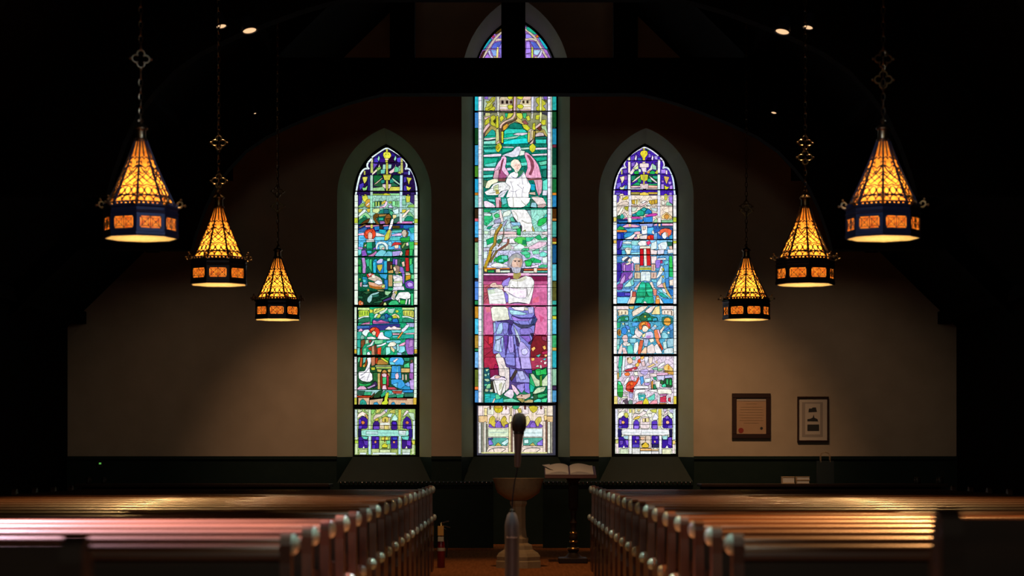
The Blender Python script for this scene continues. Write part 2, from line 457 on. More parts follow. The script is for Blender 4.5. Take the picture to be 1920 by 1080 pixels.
GL_LEFT = r"""
T 628 268 10
K 214 360,1100 385,900 420,740 480,560 600,440 620,340 700,260 980,75 1260,260 1340,350 1360,460 1480,560 1540,800 1560,1100
F 217 720,270 900,150 930,260 850,350 720,360
F 43b 730,290 800,270 810,360 730,370
F 317 840,280 930,280 940,360 840,360
F 217 1060,180 1130,220 1100,360 1010,360
F 54c 1160,280 1250,260 1250,380 1170,350
F 203 1010,290 1090,250 1110,370 1010,360
F 64b 720,380 800,385 740,470 720,490
F 253 760,470 860,420 870,560 790,600
F 163 720,600 880,600 880,640 730,770 720,640
F 253 720,800 800,720 890,650 900,780 890,820
F 287 860,700 930,680 930,740 870,760
F 043 1100,600 1230,610 1230,740 1080,640
F 287 1030,680 1090,670 1110,740 1030,750
F 264 1050,760 1100,740 1200,800 1060,810
F 8a9 1180,450 1240,400 1240,540 1170,560
F 43a 450,780 530,740 540,800 470,880
F 226 600,600 655,620 655,890 620,900
F 43a 1290,640 1340,630 1340,720 1290,740
F 43a 1290,800 1340,790 1350,890 1290,890
F 42a 450,950 510,1000 500,1100 440,1100
F 326 1420,930 1490,930 1480,1080 1430,1080
F 327 1280,530 1380,540 1380,590 1290,590
F dd4 915,180 970,160 1030,180 1050,230 1020,280 980,300 930,280 905,230
N 553 935,205 960,195 960,220
N 553 990,200 1010,205 1010,225
F cc4 955,110 990,110 990,165 955,165
F eda 935,285 1000,285 1000,320 940,320
F bb4 945,320 990,320 990,370 945,370
F 9db 820,230 840,280 820,340 795,300
F 9db 1135,230 1150,280 1125,340 1105,300
L bb4 40 975,370 975,910
F 9cb 900,400 950,400 950,480 890,500
F 9cb 1000,400 1060,400 1050,470 1000,480
F 6ba 860,500 940,490 930,570 860,570
F ecc 1010,540 1100,470 1140,390 1130,520 1050,570
F edc 700,560 800,460 830,390 840,470 770,540 700,600
F 8b5 780,470 850,440 870,470 800,520
F 6c9 1130,430 1200,470 1180,540 1110,540
F ab4 1170,560 1240,510 1240,580
F cc4 900,590 1050,590 1020,690 930,690
F dcc 890,770 950,770 950,850 890,850
F dcc 1000,770 1050,770 1050,850 1000,850
F dba 720,780 830,690 890,640 880,670 780,760
F adb 1060,640 1130,690 1220,770 1200,780 1100,710
F 9c8 720,840 900,820 930,900 660,900 700,840
F cc5 1050,820 1210,820 1210,890 1010,895
F 9d9 690,940 1210,940 1210,980 690,980
F 8a4 700,950 900,950 880,1000 720,1000
F cd6 720,1000 900,1000 900,1030 720,1030
F cd7 1060,1000 1210,1000 1210,1030 1060,1030
F cc3 910,950 960,940 1030,960 1040,1010 960,1060 900,1010
F cec 710,1040 920,1030 940,1080 710,1090
F 9d9 1010,1040 1210,1040 1210,1090 1000,1080
F cc5 510,640 610,630 590,710 550,760 530,710
F 8c7 510,830 560,840 610,790 590,880 530,890
F cc4 510,1010 560,960 600,980 570,1060 520,1060
F cc4 1340,640 1440,660 1400,720 1385,790 1360,700
F cc4 1340,800 1390,830 1430,830 1390,890 1350,880
F cc3 1330,990 1370,960 1410,1000 1380,1080 1330,1060
L bb5 34 555,520 555,600
L ace 34 1390,520 1390,600
L cc9 44 690,280 695,560
L ab6 50 690,380 690,560
L bb6 44 1250,280 1255,560
L acb 50 685,600 685,1100
L bde 50 1245,600 1235,1100
L dee 36 370,1080 400,900 430,740 470,590 520,510 570,475 640,480
L dee 36 640,490 600,440 610,370 690,290
L dee 30 690,270 830,170 970,80 1100,150 1250,250
L dee 34 1260,290 1330,350 1350,440 1310,490
L cde 36 1310,490 1360,470 1430,510 1480,600 1520,740 1530,900 1550,1080
T 628 366 10
K 9cb 440,0 1490,0 1490,520 440,520
F 328 440,0 510,20 500,130 440,190
F 326 1410,0 1490,0 1490,170 1410,120
F cc4 510,20 590,0 620,60 560,130 520,80
F c93 590,90 660,70 690,190 640,240 560,190
F edc 580,180 640,130 650,160 600,200
F cc4 1330,10 1410,20 1400,120 1340,130
F 8ca 1260,90 1320,80 1330,180 1260,180
F 8b5 440,200 540,140 560,200 440,240
F 8b5 1390,180 1480,170 1490,230 1360,220
F 253 740,120 870,110 850,190 730,200
L cd6 20 770,120 770,200
L cd6 20 820,120 820,200
F 8d9 700,140 740,120 740,230 700,230
F cb4 870,130 950,90 940,140 880,180
F 8a4 1000,120 1060,110 1060,150 1010,150
F 8d9 1080,110 1230,110 1230,230 1080,190
L 474 18 1140,110 1140,190
L 474 14 1180,110 1180,190
F fce 830,220 920,190 950,110 975,120 970,180 920,230 840,240
F cce 1000,200 1050,180 1090,240 1010,240
F cd9 710,260 820,240 840,290 780,340 710,310
F cee 1080,280 1190,250 1190,340 1120,350
F 6b8 1000,240 1080,250 1060,300 990,290
F bb4 440,260 520,260 480,320 440,320
F dc4 590,260 690,240 690,300 620,320
F dc4 1260,270 1340,270 1310,320 1250,330
F dee 440,370 540,260 580,280 560,320 450,410
F 9d9 450,420 540,340 580,320 660,400 640,440 560,380 470,470
F 3a7 520,400 550,370 590,420 540,460
F 164 450,470 520,420 600,430 620,470 500,540 440,540
F 531 480,540 560,470 650,430 620,510 500,540
F edc 1270,370 1370,270 1410,270 1300,410 1260,420
F 8c8 1350,360 1410,310 1480,400 1470,440 1400,370
F 186 1320,440 1360,390 1450,400 1470,480 1300,480
F 287 820,340 840,280 940,250 1000,260 1080,290 1080,350 980,340
F 267 920,260 1000,270 1000,340 920,340
F 154 800,350 1080,350 1090,440 1010,540 830,540 780,460
F 5b8 1040,290 1100,320 1060,380 1020,340
F 641 720,390 760,350 830,350 800,420 760,430 840,540 780,540 720,440
F a84 830,360 960,350 1010,380 830,400
F 852 960,360 1020,350 1060,410 1000,540 930,540 930,440
F 2a8 820,420 910,420 900,470 820,470
F 96a 840,485 920,485 940,530 850,540
F 641 960,440 1040,430 1010,540
F ed9 1080,370 1150,370 1140,440 1090,440
F 365 1110,440 1200,400 1220,470 1160,520 1100,520
F c7b 1160,530 1200,490 1440,490 1440,530
K 238 440,560 1490,540 1490,690 440,690
F 863 440,600 540,550 600,545 480,610
F c8a 590,560 990,555 990,580 590,600
F 27b 740,590 830,580 830,640 750,660
F 27b 920,590 1000,580 1000,640 920,650
F 36a 440,650 560,600 600,620 560,700 440,700
F 321 830,560 900,560 890,640 840,640
F 27b 1290,560 1480,560 1480,620 1290,630
F 164 1080,630 1290,620 1290,650 1090,660
F 541 1080,570 1210,570 1210,620 1080,620
K 5be 440,690 1490,660 1490,1080 440,1080
F 2ab 830,640 960,650 930,720 830,710
F 5bb 1080,660 1250,650 1240,700 1060,700
F eac 440,720 540,700 540,750 440,750
F edd 760,700 820,710 930,750 930,770 770,770
F dbe 1070,740 1190,710 1250,710 1240,760 1070,760
F 7de 760,780 930,780 930,840 760,850
F 5cc 1040,790 1220,770 1210,850 1040,850
F 2a9 1380,620 1480,600 1490,700 1430,710
F fff 1060,450 1100,450 1080,560 1040,640 1000,650
F cc4 1000,650 1040,650 1040,700 1000,830 930,840 940,760
F ba9 1040,680 1070,660 1050,760 1010,830
F d42 540,740 570,660 640,630 720,630 760,680 765,760 720,820 700,820 700,740 670,690 630,720 620,820 570,810
F e53 570,690 640,650 700,655 690,690 630,700 600,760
F dba 620,720 650,690 690,710 700,760 690,820 650,840 620,800
F ddd 590,840 640,820 720,820 740,870 590,880
F 2a7 590,890 700,880 700,1000 600,1000
F 154 700,880 750,880 760,950 700,1060
F 263 540,890 590,890 590,980 530,1000
F dba 545,950 590,910 580,960
F 85b 510,1010 570,1000 700,1010 770,960 760,1080 500,1080
F 287 590,1000 700,1000 690,1080 600,1080
F b9d 440,970 520,980 490,1080 440,1080
F cba 1250,700 1290,650 1350,660 1370,730 1330,780 1280,780
F 653 1330,660 1380,700 1360,770 1320,780 1350,720
F 2a4 1220,830 1260,790 1330,800 1390,760 1400,870 1250,870
F 253 1210,880 1370,870 1390,1000 1300,1080 1250,1080
F 8a5 1250,960 1300,890 1330,900 1270,1000
F edc 1330,900 1370,880 1380,940 1340,950
F 3b5 1390,870 1480,870 1480,1080 1400,1080
F 521 1330,1020 1390,1000 1390,1080 1320,1080
F c33 1070,960 1090,900 1130,880 1220,890 1250,920 1190,930 1120,930
F edb 1110,940 1190,930 1190,980 1150,1010 1120,980
F 97c 1070,1030 1130,1000 1240,1000 1260,1080 1070,1080
F dee 770,960 800,890 860,870 940,890 990,940 980,1040 960,1050 940,950 880,910 820,930 800,1000 790,1040
F adc 830,950 900,930 940,980 940,1060 850,1060
F ecb 880,990 920,970 930,1040 890,1080
F 8cd 1000,870 1060,870 1060,960 1000,940
L 9db 46 680,0 680,330
L dee 50 685,450 685,525
L cc5 44 688,550 688,620
L bde 46 1235,0 1235,320
L dee 50 1235,340 1235,520
T 628 468 10
K 164 430,0 1480,0 1480,1060 430,1060
F 6cc 430,0 500,0 490,80 440,110
F 85b 500,20 570,10 600,110 510,120
F 3ab 600,20 690,20 680,70 610,70
F b7a 620,110 700,80 770,20 780,60 720,130 640,130
F 7cd 740,120 790,50 860,0 960,20 960,120 860,130
F 6bc 920,100 990,30 1070,40 1070,130 930,130
F a9d 1080,40 1240,20 1200,110 1090,120
F edd 1210,90 1250,20 1270,70 1240,120
F 921 1330,10 1390,10 1380,110 1320,110
F 3b6 1400,0 1460,0 1450,110 1400,110
F b8c 500,160 560,160 580,300 570,440 520,440 520,280
F 3b8 570,200 640,170 650,300 610,320
F 4b7 650,190 690,180 690,420 640,330
F 284 430,180 490,190 490,280 440,290
F 2a4 440,310 490,320 490,440 440,420
F 29c 700,240 740,180 790,170 780,430 720,440
F 3bd 710,250 760,230 770,430 720,430
F 27b 780,260 900,200 960,200 980,440 800,440
F 3bd 920,230 980,210 980,430 920,430
F ccf 780,230 850,170 900,180 880,250 800,260
F cb4 790,290 890,280 880,350 840,420 800,350
F 26a 920,470 970,480 990,740 920,740
F 39c 830,460 980,460 960,560 870,520
F 27b 930,570 990,570 990,740 940,740
F beb 980,170 1030,160 1030,210 980,220
F 422 980,230 1070,230 1080,380 980,380
F b95 1040,290 1070,290 1070,360 1040,360
F b95 1000,400 1090,380 1090,440 1000,440
F b96 1000,470 1080,470 1080,690 1000,690
F 54a 1090,170 1160,180 1130,280 1080,270
F b8d 1130,190 1170,180 1170,290 1130,280
F 354 1180,170 1240,190 1210,320 1170,280
F dba 1250,240 1300,220 1310,310 1270,320
F 86c 1200,310 1280,330 1310,440 1300,660 1270,620 1260,460 1210,400
F b22 1320,160 1380,160 1390,400 1330,400
F 4c6 1400,170 1450,170 1440,300 1400,320
F 3b9 1400,310 1460,260 1470,440 1420,430
F 976 1090,330 1150,290 1210,320 1210,400 1170,440 1110,400
F edb 1090,340 1130,320 1150,380 1120,410
F c33 590,470 660,430 740,470 680,520 620,520
F ecc 620,460 660,430 690,460 650,500
F cba 600,540 660,510 760,480 850,530 900,600 850,660 740,600
N eed 690,480 740,470 750,520 710,530
F eef 740,620 800,570 880,600 890,640 820,660
F da8 620,600 740,620 820,670 920,640 950,690 930,740 800,740 650,700
N a62 650,660 740,690 830,690 920,730 800,745 660,710
F cd7 870,680 930,650 940,700 890,720
L ca5 40 625,740 625,830
L cb6 40 845,770 845,920
F dc8 780,760 920,770 880,830 850,800
F 28a 520,510 600,520 610,620 560,660 520,620
F 5cc 520,560 580,560 580,620 530,610
F 6b4 450,540 490,540 480,580 450,580
F c9a 470,620 510,610 500,700 470,690
F 9bc 520,660 620,660 610,700 530,700
F eee 1080,500 1160,470 1260,500 1270,570 1260,700 1090,690 1110,590
F cda 1100,600 1260,590 1260,620 1100,630
L 99b 16 1090,480 1220,520
L aab 14 1110,560 1240,490
F dde 1100,700 1280,690 1300,760 1080,770
F cba 1120,430 1200,420 1230,450 1150,460
F cc4 1190,420 1240,420 1240,450 1200,450
F c92 1330,490 1420,480 1410,550 1330,580
F edb 1320,430 1390,430 1420,470 1330,480
F 74b 1310,630 1350,590 1430,580 1480,610 1480,740 1330,720
F b9e 1350,640 1400,610 1460,640 1460,690 1380,700
F 6c8 1430,470 1480,470 1480,560 1430,540
F 3a6 1000,720 1090,720 1080,760 1000,760
K 132 430,780 1080,780 1080,1040 430,1040
F 9c9 940,780 1060,790 990,860 940,840
F 253 520,800 620,780 680,800 600,840
F 264 440,870 520,880 520,920 440,910
F 9cc 620,900 690,830 800,800 830,810 700,890 690,950 650,1000 610,960
F 265 700,860 820,830 820,880 720,900
F 264 840,930 1010,850 1010,880 900,940
F 437 880,960 1040,890 1060,930 920,980
F 264 720,990 880,950 880,990 740,1000
F 321 830,1040 900,960 920,1000 880,1040
F c63 440,990 470,950 530,990 530,1040 450,1040
F eb9 480,1000 520,990 520,1040
F eee 1060,900 1090,780 1170,770 1130,870 1120,940 1070,930
F cba 1080,830 1120,800 1110,920 1080,900
F cb5 1110,790 1170,780 1150,850
F eee 1140,900 1200,800 1380,790 1420,840 1410,920 1300,930 1220,910 1180,960 1130,930
L eee 26 1210,930 1210,990
L eee 26 1350,920 1330,1030
L eee 26 1400,930 1390,1030
F 3b7 1010,1010 1080,950 1160,960 1200,1030 1020,1040
F 3b4 1220,950 1320,950 1310,1020 1230,1020
F 3b7 1420,830 1470,830 1470,1040 1430,1040
F cd8 920,1000 950,990 970,1040 910,1045
T 628 566 10
K 2a7 440,100 1480,100 1480,1000 420,1000
F ce9 440,110 640,110 640,160 440,150
F bd4 440,160 640,160 640,290 540,270 450,300
L 262 14 470,180 470,250
L 262 14 510,180 510,250
L 262 14 560,180 560,250
L 262 14 610,180 610,250
F cc4 650,140 710,150 710,200 650,210
F cd7 730,130 940,110 920,170 800,210 730,230
L 442 10 760,190 900,110
L 442 10 720,230 800,130
F ded 830,190 930,150 960,110 990,130 930,200 850,240
F 9cb 990,140 1130,120 1080,220 1010,200
F cd4 1130,170 1170,150 1200,180 1160,210
F dee 730,290 770,220 850,240 760,300
F bc5 770,290 830,220 860,260 830,300
F eda 1070,250 1130,220 1200,260 1210,310 1080,290
F cc3 1080,270 1140,250 1180,300 1100,310
F ce9 1270,110 1480,110 1480,150 1270,150
F cc5 1270,160 1480,160 1480,300 1400,270 1280,260
L 774 14 1300,180 1300,250
L 774 14 1350,180 1350,250
L 774 14 1400,180 1400,250
L 774 14 1450,190 1450,260
L dee 26 440,320 520,280 640,275
L dee 26 1260,280 1370,280 1480,320
F 275 440,380 460,330 560,300 650,290 650,380
F 158 700,320 830,320 860,260 940,220 970,210 1050,260 1080,320 1200,330 1200,500 700,500
F 388 840,310 900,250 940,270 930,330
F 26a 930,250 970,220 1010,270 960,320
F 2a9 990,310 1050,290 1070,340 1020,370
F 27c 1080,330 1160,310 1190,380 1090,390
F 286 1260,330 1350,290 1480,330 1480,390 1260,390
F c7a 540,400 650,370 650,420 460,430
F c6a 720,370 740,340 800,370 860,340 950,370 1010,380 1010,400 720,410
F 338 430,440 1000,430 1220,410 1220,480 900,540 430,540
F 36a 430,450 640,450 640,490 430,510
F edd 940,520 1020,460 1060,480 1110,450 1160,480 1230,490 1220,520
F eac 450,530 480,500 510,510 520,550 440,570
F 7dd 1060,530 1260,530 1240,570 1060,580
F 2ab 930,560 1060,540 1070,640 1020,670 940,640
F dab 1080,590 1220,590 1200,620 1090,620
F 4bb 1080,630 1180,630 1180,670 1080,680
F 5cb 1270,550 1480,500 1480,590 1270,590
F 2a9 1240,610 1480,610 1480,680 1240,690
F dab 1330,590 1480,580 1480,610 1330,610
F aad 1340,400 1480,400 1480,470 1400,470
F dde 1250,520 1300,480 1330,440 1400,420 1380,470 1320,540 1270,580 1260,560
F e94 1170,680 1200,640 1250,570 1280,570 1220,660 1190,690
F 3a9 420,570 500,560 490,700 420,700
F dee 510,580 550,530 620,520 660,560 620,580 590,650 540,620
F 8ba 480,680 500,620 560,650 540,700 480,700
F eee 600,670 680,650 760,670 760,700 620,700
F d32 640,530 690,480 760,470 830,510 850,580 830,640 790,670 760,640 780,580 740,540 690,560 680,600
F e63 660,520 710,480 760,490 740,530 690,550
F dca 690,580 730,540 770,570 760,620 720,630
F eef 850,580 900,570 920,640 1010,680 1030,700 860,700 800,690
F 2a9 420,720 480,710 480,860 420,840
F 6cb 420,870 470,870 460,1000 420,1000
F 742 490,730 560,710 560,780 520,860 490,860
F aca 580,720 630,710 630,780 570,790
F a34 640,720 700,720 650,780
F dee 590,830 660,800 710,730 740,720 700,820 610,840
F dee 770,820 860,800 950,760 960,790 880,830 780,840
F 7c9 740,720 900,710 890,780 760,790
F a42 620,870 680,840 680,920 640,900
F b86 690,840 750,820 750,990 690,990
F 632 740,800 780,820 790,980 750,980
F d42 800,870 870,850 860,990 800,980
F 6c9 540,880 590,870 590,1000 520,1000
F 821 480,880 510,870 510,1000 480,1000
F eef 600,960 640,930 670,990 610,1000
F 286 890,920 960,830 990,860 940,1000 890,1000
F 9ed 960,860 1030,850 1040,960 960,1000
F 7cd 970,730 1220,720 1230,760 1150,790 1090,740 990,780
F eed 990,820 1040,760 1110,750 1150,790 1120,830 1010,840
F eda 1040,850 1070,840 1120,890 1110,950 1060,910
F 8bc 1080,840 1150,830 1150,900 1110,880
F 8de 1170,830 1310,830 1320,920 1220,980 1170,900
F 9dd 1160,800 1200,800 1210,900 1160,930
F eac 1200,810 1270,770 1330,750 1300,820 1210,830
F 96b 1320,700 1480,680 1480,990 1360,990 1320,860
F b8c 1400,720 1460,720 1460,830 1390,850
F 9be 1170,950 1250,960 1270,1000 1170,1000
F 265 1250,960 1320,940 1330,1000 1260,1000
T 628 662 10
K 253 420,80 1480,80 1480,690 420,690
F 6c9 440,80 480,80 460,160 430,180
F c52 480,90 520,90 500,260 470,250
F 6ba 530,90 590,80 570,170 530,190
F a41 580,130 610,110 590,240 560,260
F cb4 520,250 560,200 560,270
F eee 600,90 680,80 680,170 650,260 660,360 700,390 710,500 660,540 590,540 520,530 450,480 440,350 560,340 620,200
L 889 16 660,260 560,380 480,420
L 99a 14 650,380 600,520
L 889 14 560,430 470,490
F b75 680,90 750,80 750,220 690,240
F cc3 680,270 750,270 750,320 690,320
F a31 760,100 810,90 800,200 760,200
F a73 810,130 900,110 1000,180 1000,220 780,220
F cd4 850,90 900,90 1000,160 990,190 900,130
F 2a4 920,90 1010,85 1010,160
F cc9 770,235 1040,235 1040,255 770,255
F ce7 780,265 1050,265 1050,290 790,290
F cb6 790,300 880,310 860,360 800,350
F cb6 990,310 1050,300 1040,360 1000,360
F 263 720,380 800,360 800,540 720,520
L ca6 44 825,380 825,680
L ca6 34 1010,380 1010,440
F 821 850,560 860,420 880,340 930,300 980,340 1000,420 1010,560 1000,680 870,680
F b84 890,340 930,310 970,340 970,380 890,380
F ecd 880,400 930,380 970,400 960,450 900,450
F 4c7 895,460 965,460 960,580 900,580
F ecd 900,610 950,600 970,680 890,680
F b24 970,440 1010,420 1010,600 980,610
F 4ae 1010,170 1040,80 1260,80 1300,150 1280,230 1200,220 1110,230 1030,220
F edd 1090,150 1160,100 1190,110 1130,170 1100,180
F 6cd 1020,160 1100,170 1130,220 1040,220
F 39d 1070,240 1230,240 1250,480 1050,480
L 5bd 26 1170,250 1170,380
L 27a 16 1210,250 1220,460
F ecd 1130,400 1180,370 1200,440 1180,490 1140,480
F 39d 1050,490 1260,490 1300,560 1410,600 1410,680 1240,680 1060,600
F 7ae 1310,580 1380,540 1410,600 1390,650
F 28b 1240,680 1320,610 1410,640 1410,690
F 6ce 1080,590 1180,560 1160,650
F 286 1290,90 1400,90 1390,150 1310,150
F 4c8 1300,220 1390,180 1400,270 1300,270
F ca6 1250,290 1400,290 1400,370 1250,370
L cba 30 1275,400 1275,510
L cba 30 1335,400 1335,510
F 643 1420,140 1460,120 1460,180 1420,180
F b9d 1410,210 1470,190 1470,500 1420,480
F b9d 1400,520 1480,500 1480,680 1420,670
F 95a 1400,380 1470,380 1470,480 1400,480
F 9cc 440,690 1470,690 1470,800 440,800
F dac 430,660 490,610 560,630 600,680 430,690
F 2a5 450,560 560,590 680,560 650,610 480,620
F 325 690,600 760,530 800,600 720,660
F b9c 600,650 740,590 760,610 640,670
F b45 1000,640 1110,640 1180,690 1000,690
F 254 420,710 560,710 540,790 420,780
F 3a7 560,730 690,730 670,790 550,790
F 142 730,800 830,710 900,700 840,830 740,840
F 2a7 860,790 930,710 960,700 930,800 880,830
F 4ba 970,710 1070,700 1070,760 1020,760
F a43 1080,710 1260,710 1240,760 1110,760
F 28c 1270,700 1460,690 1460,740 1290,740
F 286 1010,790 1140,770 1160,820 1020,840
F 2a7 1160,790 1290,770 1280,830 1170,840
F 265 1310,750 1470,750 1470,820 1310,820
F a31 420,800 700,800 660,840 420,830
F 531 660,830 750,740 740,780 700,840
F ca8 440,840 650,840 640,980 440,980
F ca8 650,880 910,850 870,980 650,980
F ca8 1010,860 1470,850 1470,980 1000,980
F a54 1000,850 1330,850 1330,880 1000,870
F 298 470,980 480,900 525,860 580,910 600,980
F 5c9 510,980 525,930 545,980
F 39c 720,980 740,930 790,920 830,980
F 39c 1050,980 1070,930 1110,920 1140,980
F 39c 1230,980 1250,940 1310,940 1330,980
F cd3 930,860 960,760 1010,740 1000,820 980,880 1000,930 960,980 900,980 880,930 930,890
T 628 756 10
K 9b6 370,110 1510,110 1510,970 370,970
F cda 440,110 520,130 470,180 430,170
F cda 560,130 640,110 620,180
F 8c6 680,120 760,120 730,190 690,210
F cc6 790,120 870,110 840,170 770,190
F bbe 920,130 990,110 970,180
F bb5 1020,150 1120,110 1130,190 1060,190
F edc 430,260 450,200 520,160 590,200 630,260 620,290 520,230 440,280
F ca5 560,220 600,210 630,290 600,290
F dcb 730,270 770,210 850,200 920,140 950,180 880,240 800,270 730,320
F cb4 740,320 790,280 830,290 800,340
F cee 1000,210 1080,190 1050,270 990,250
F bed 1060,320 1090,260 1130,210 1180,290 1150,330
F edd 1270,260 1310,180 1350,130 1390,170 1300,240
F bdb 1370,180 1480,190 1500,330 1440,300
F 318 445,480 450,300 520,240 590,280 620,310 610,480
F 53b 450,300 500,310 490,390 450,400
F 53b 450,420 520,420 500,480 450,480
F c73 500,340 530,330 560,350 560,380 530,400 500,380
F 317 715,490 720,390 750,340 810,340 830,390 830,490
F 64b 730,430 830,430 830,490 730,490
F 317 1060,490 1065,350 1110,335 1160,350 1170,490
F 42b 1080,350 1150,350 1150,400 1080,400
F 318 1270,480 1280,320 1350,240 1430,310 1450,480
F 64c 1340,440 1430,430 1430,490 1360,490
F c74 1330,350 1360,335 1390,360 1370,395 1330,385
F dca 840,320 890,260 1050,270 1030,330 1050,490 840,490
F cb5 890,280 940,250 1000,270 1000,350 890,350
L 552 24 945,290 945,350
L dee 24 850,390 1030,390
F dc7 930,420 1010,420 1010,490 930,490
F 318 445,620 620,640 620,840 445,840
F 53a 530,690 620,700 620,800 560,780
F 318 690,620 825,620 825,850 690,850
F 53b 770,630 825,630 825,690 760,690
F 42a 700,780 760,780 760,850 700,850
F e95 740,720 770,700 785,740 750,750
F 318 1050,620 1180,620 1180,850 1050,850
F 34b 1080,640 1170,640 1160,690 1090,690
F e95 1090,720 1120,710 1130,745 1095,750
F 317 1255,640 1440,640 1440,850 1255,850
F 63b 1350,690 1430,700 1420,800 1350,780
F 217 1390,490 1450,490 1450,640 1390,640
F 114 440,490 495,490 490,620 440,630
F ac7 835,640 1040,640 1030,860 830,860
F dd5 880,640 1000,640 1000,690 880,690
L 631 20 940,620 935,730
F 7c9 970,700 1040,690 1040,760 980,770
F cc3 880,800 930,750 990,790 980,830 900,830
N 331 870,850 900,830 980,830 990,850
F 9dc 495,510 620,495 830,500 1380,510 1390,570 1370,620 500,620
F cee 600,530 800,540 800,580 600,580
F dee 1200,520 1330,520 1320,590 1210,590
L 8bb 12 560,560 1340,560
F 6cb 500,620 620,630 600,680 540,670
F 6cb 1250,630 1390,620 1370,690 1280,680
F bc8 450,860 610,860 600,970 450,970
F bc8 700,860 830,860 830,970 700,970
F ab6 1060,870 1170,870 1170,970 1060,970
F bcb 1260,860 1420,860 1410,970 1260,970
F cda 840,870 1040,870 1040,970 840,970
F eed 520,850 545,800 560,850
F eed 1320,850 1345,800 1365,850
L dee 36 470,945 590,945
L dee 36 710,945 1150,945
L dee 36 1270,945 1410,945
L cdb 46 655,120 655,490
L bde 46 655,620 655,960
L cb4 50 1220,120 1215,330
L bb5 46 1210,330 1210,490
L bde 46 1220,620 1215,960
L bcc 50 400,120 400,640
L cda 50 405,640 405,960
L dee 40 1485,330 1480,680
L cda 44 1470,700 1465,960
F cc4 1440,700 1500,700 1500,770 1460,780
F ac4 380,690 440,690 440,750 380,750
T 0 0 1
F ded 665,366 671.6,366 671.6,572 664.4,572
F ded 777.2,366 783.8,366 783,572 776.4,572
F cdc 663.8,576 669.6,576 669.4,664 663.4,664
F cdc 777.6,576 782.4,576 782.2,664 776.6,664
F ddd 663.4,669 669.6,669 669.6,746 663.4,746
F ded 776.8,669 782,669 781.5,746 776,746
F bb4 663.4,746 669.6,746 669.6,760 663.4,760
F ca3 775,746 781.4,746 781,760 775,760
X 555 0.8 664-671.5 378,389,392,400,409,412,421,430,444,452,455,466,470,498,500,515,516,532,545,600,620,634,648,655,672,681,702,704,732,740
X 555 0.8 777-783 377,390,412,422,437,452,467,480,503,514,523,545,560,595,601,625,640,652,684,690,704,716,728,738
F bc4 664.5,409 671.5,409 671.5,419 664.5,419
F bc4 777.2,411 783.6,411 783.6,419 777.2,419
F ca4 777,455 783.4,455 783.4,460 777,460
F ca3 664,655 669.4,655 669.4,663 664,663
F ca3 777,655 782.4,655 782.4,663 777,663
"""
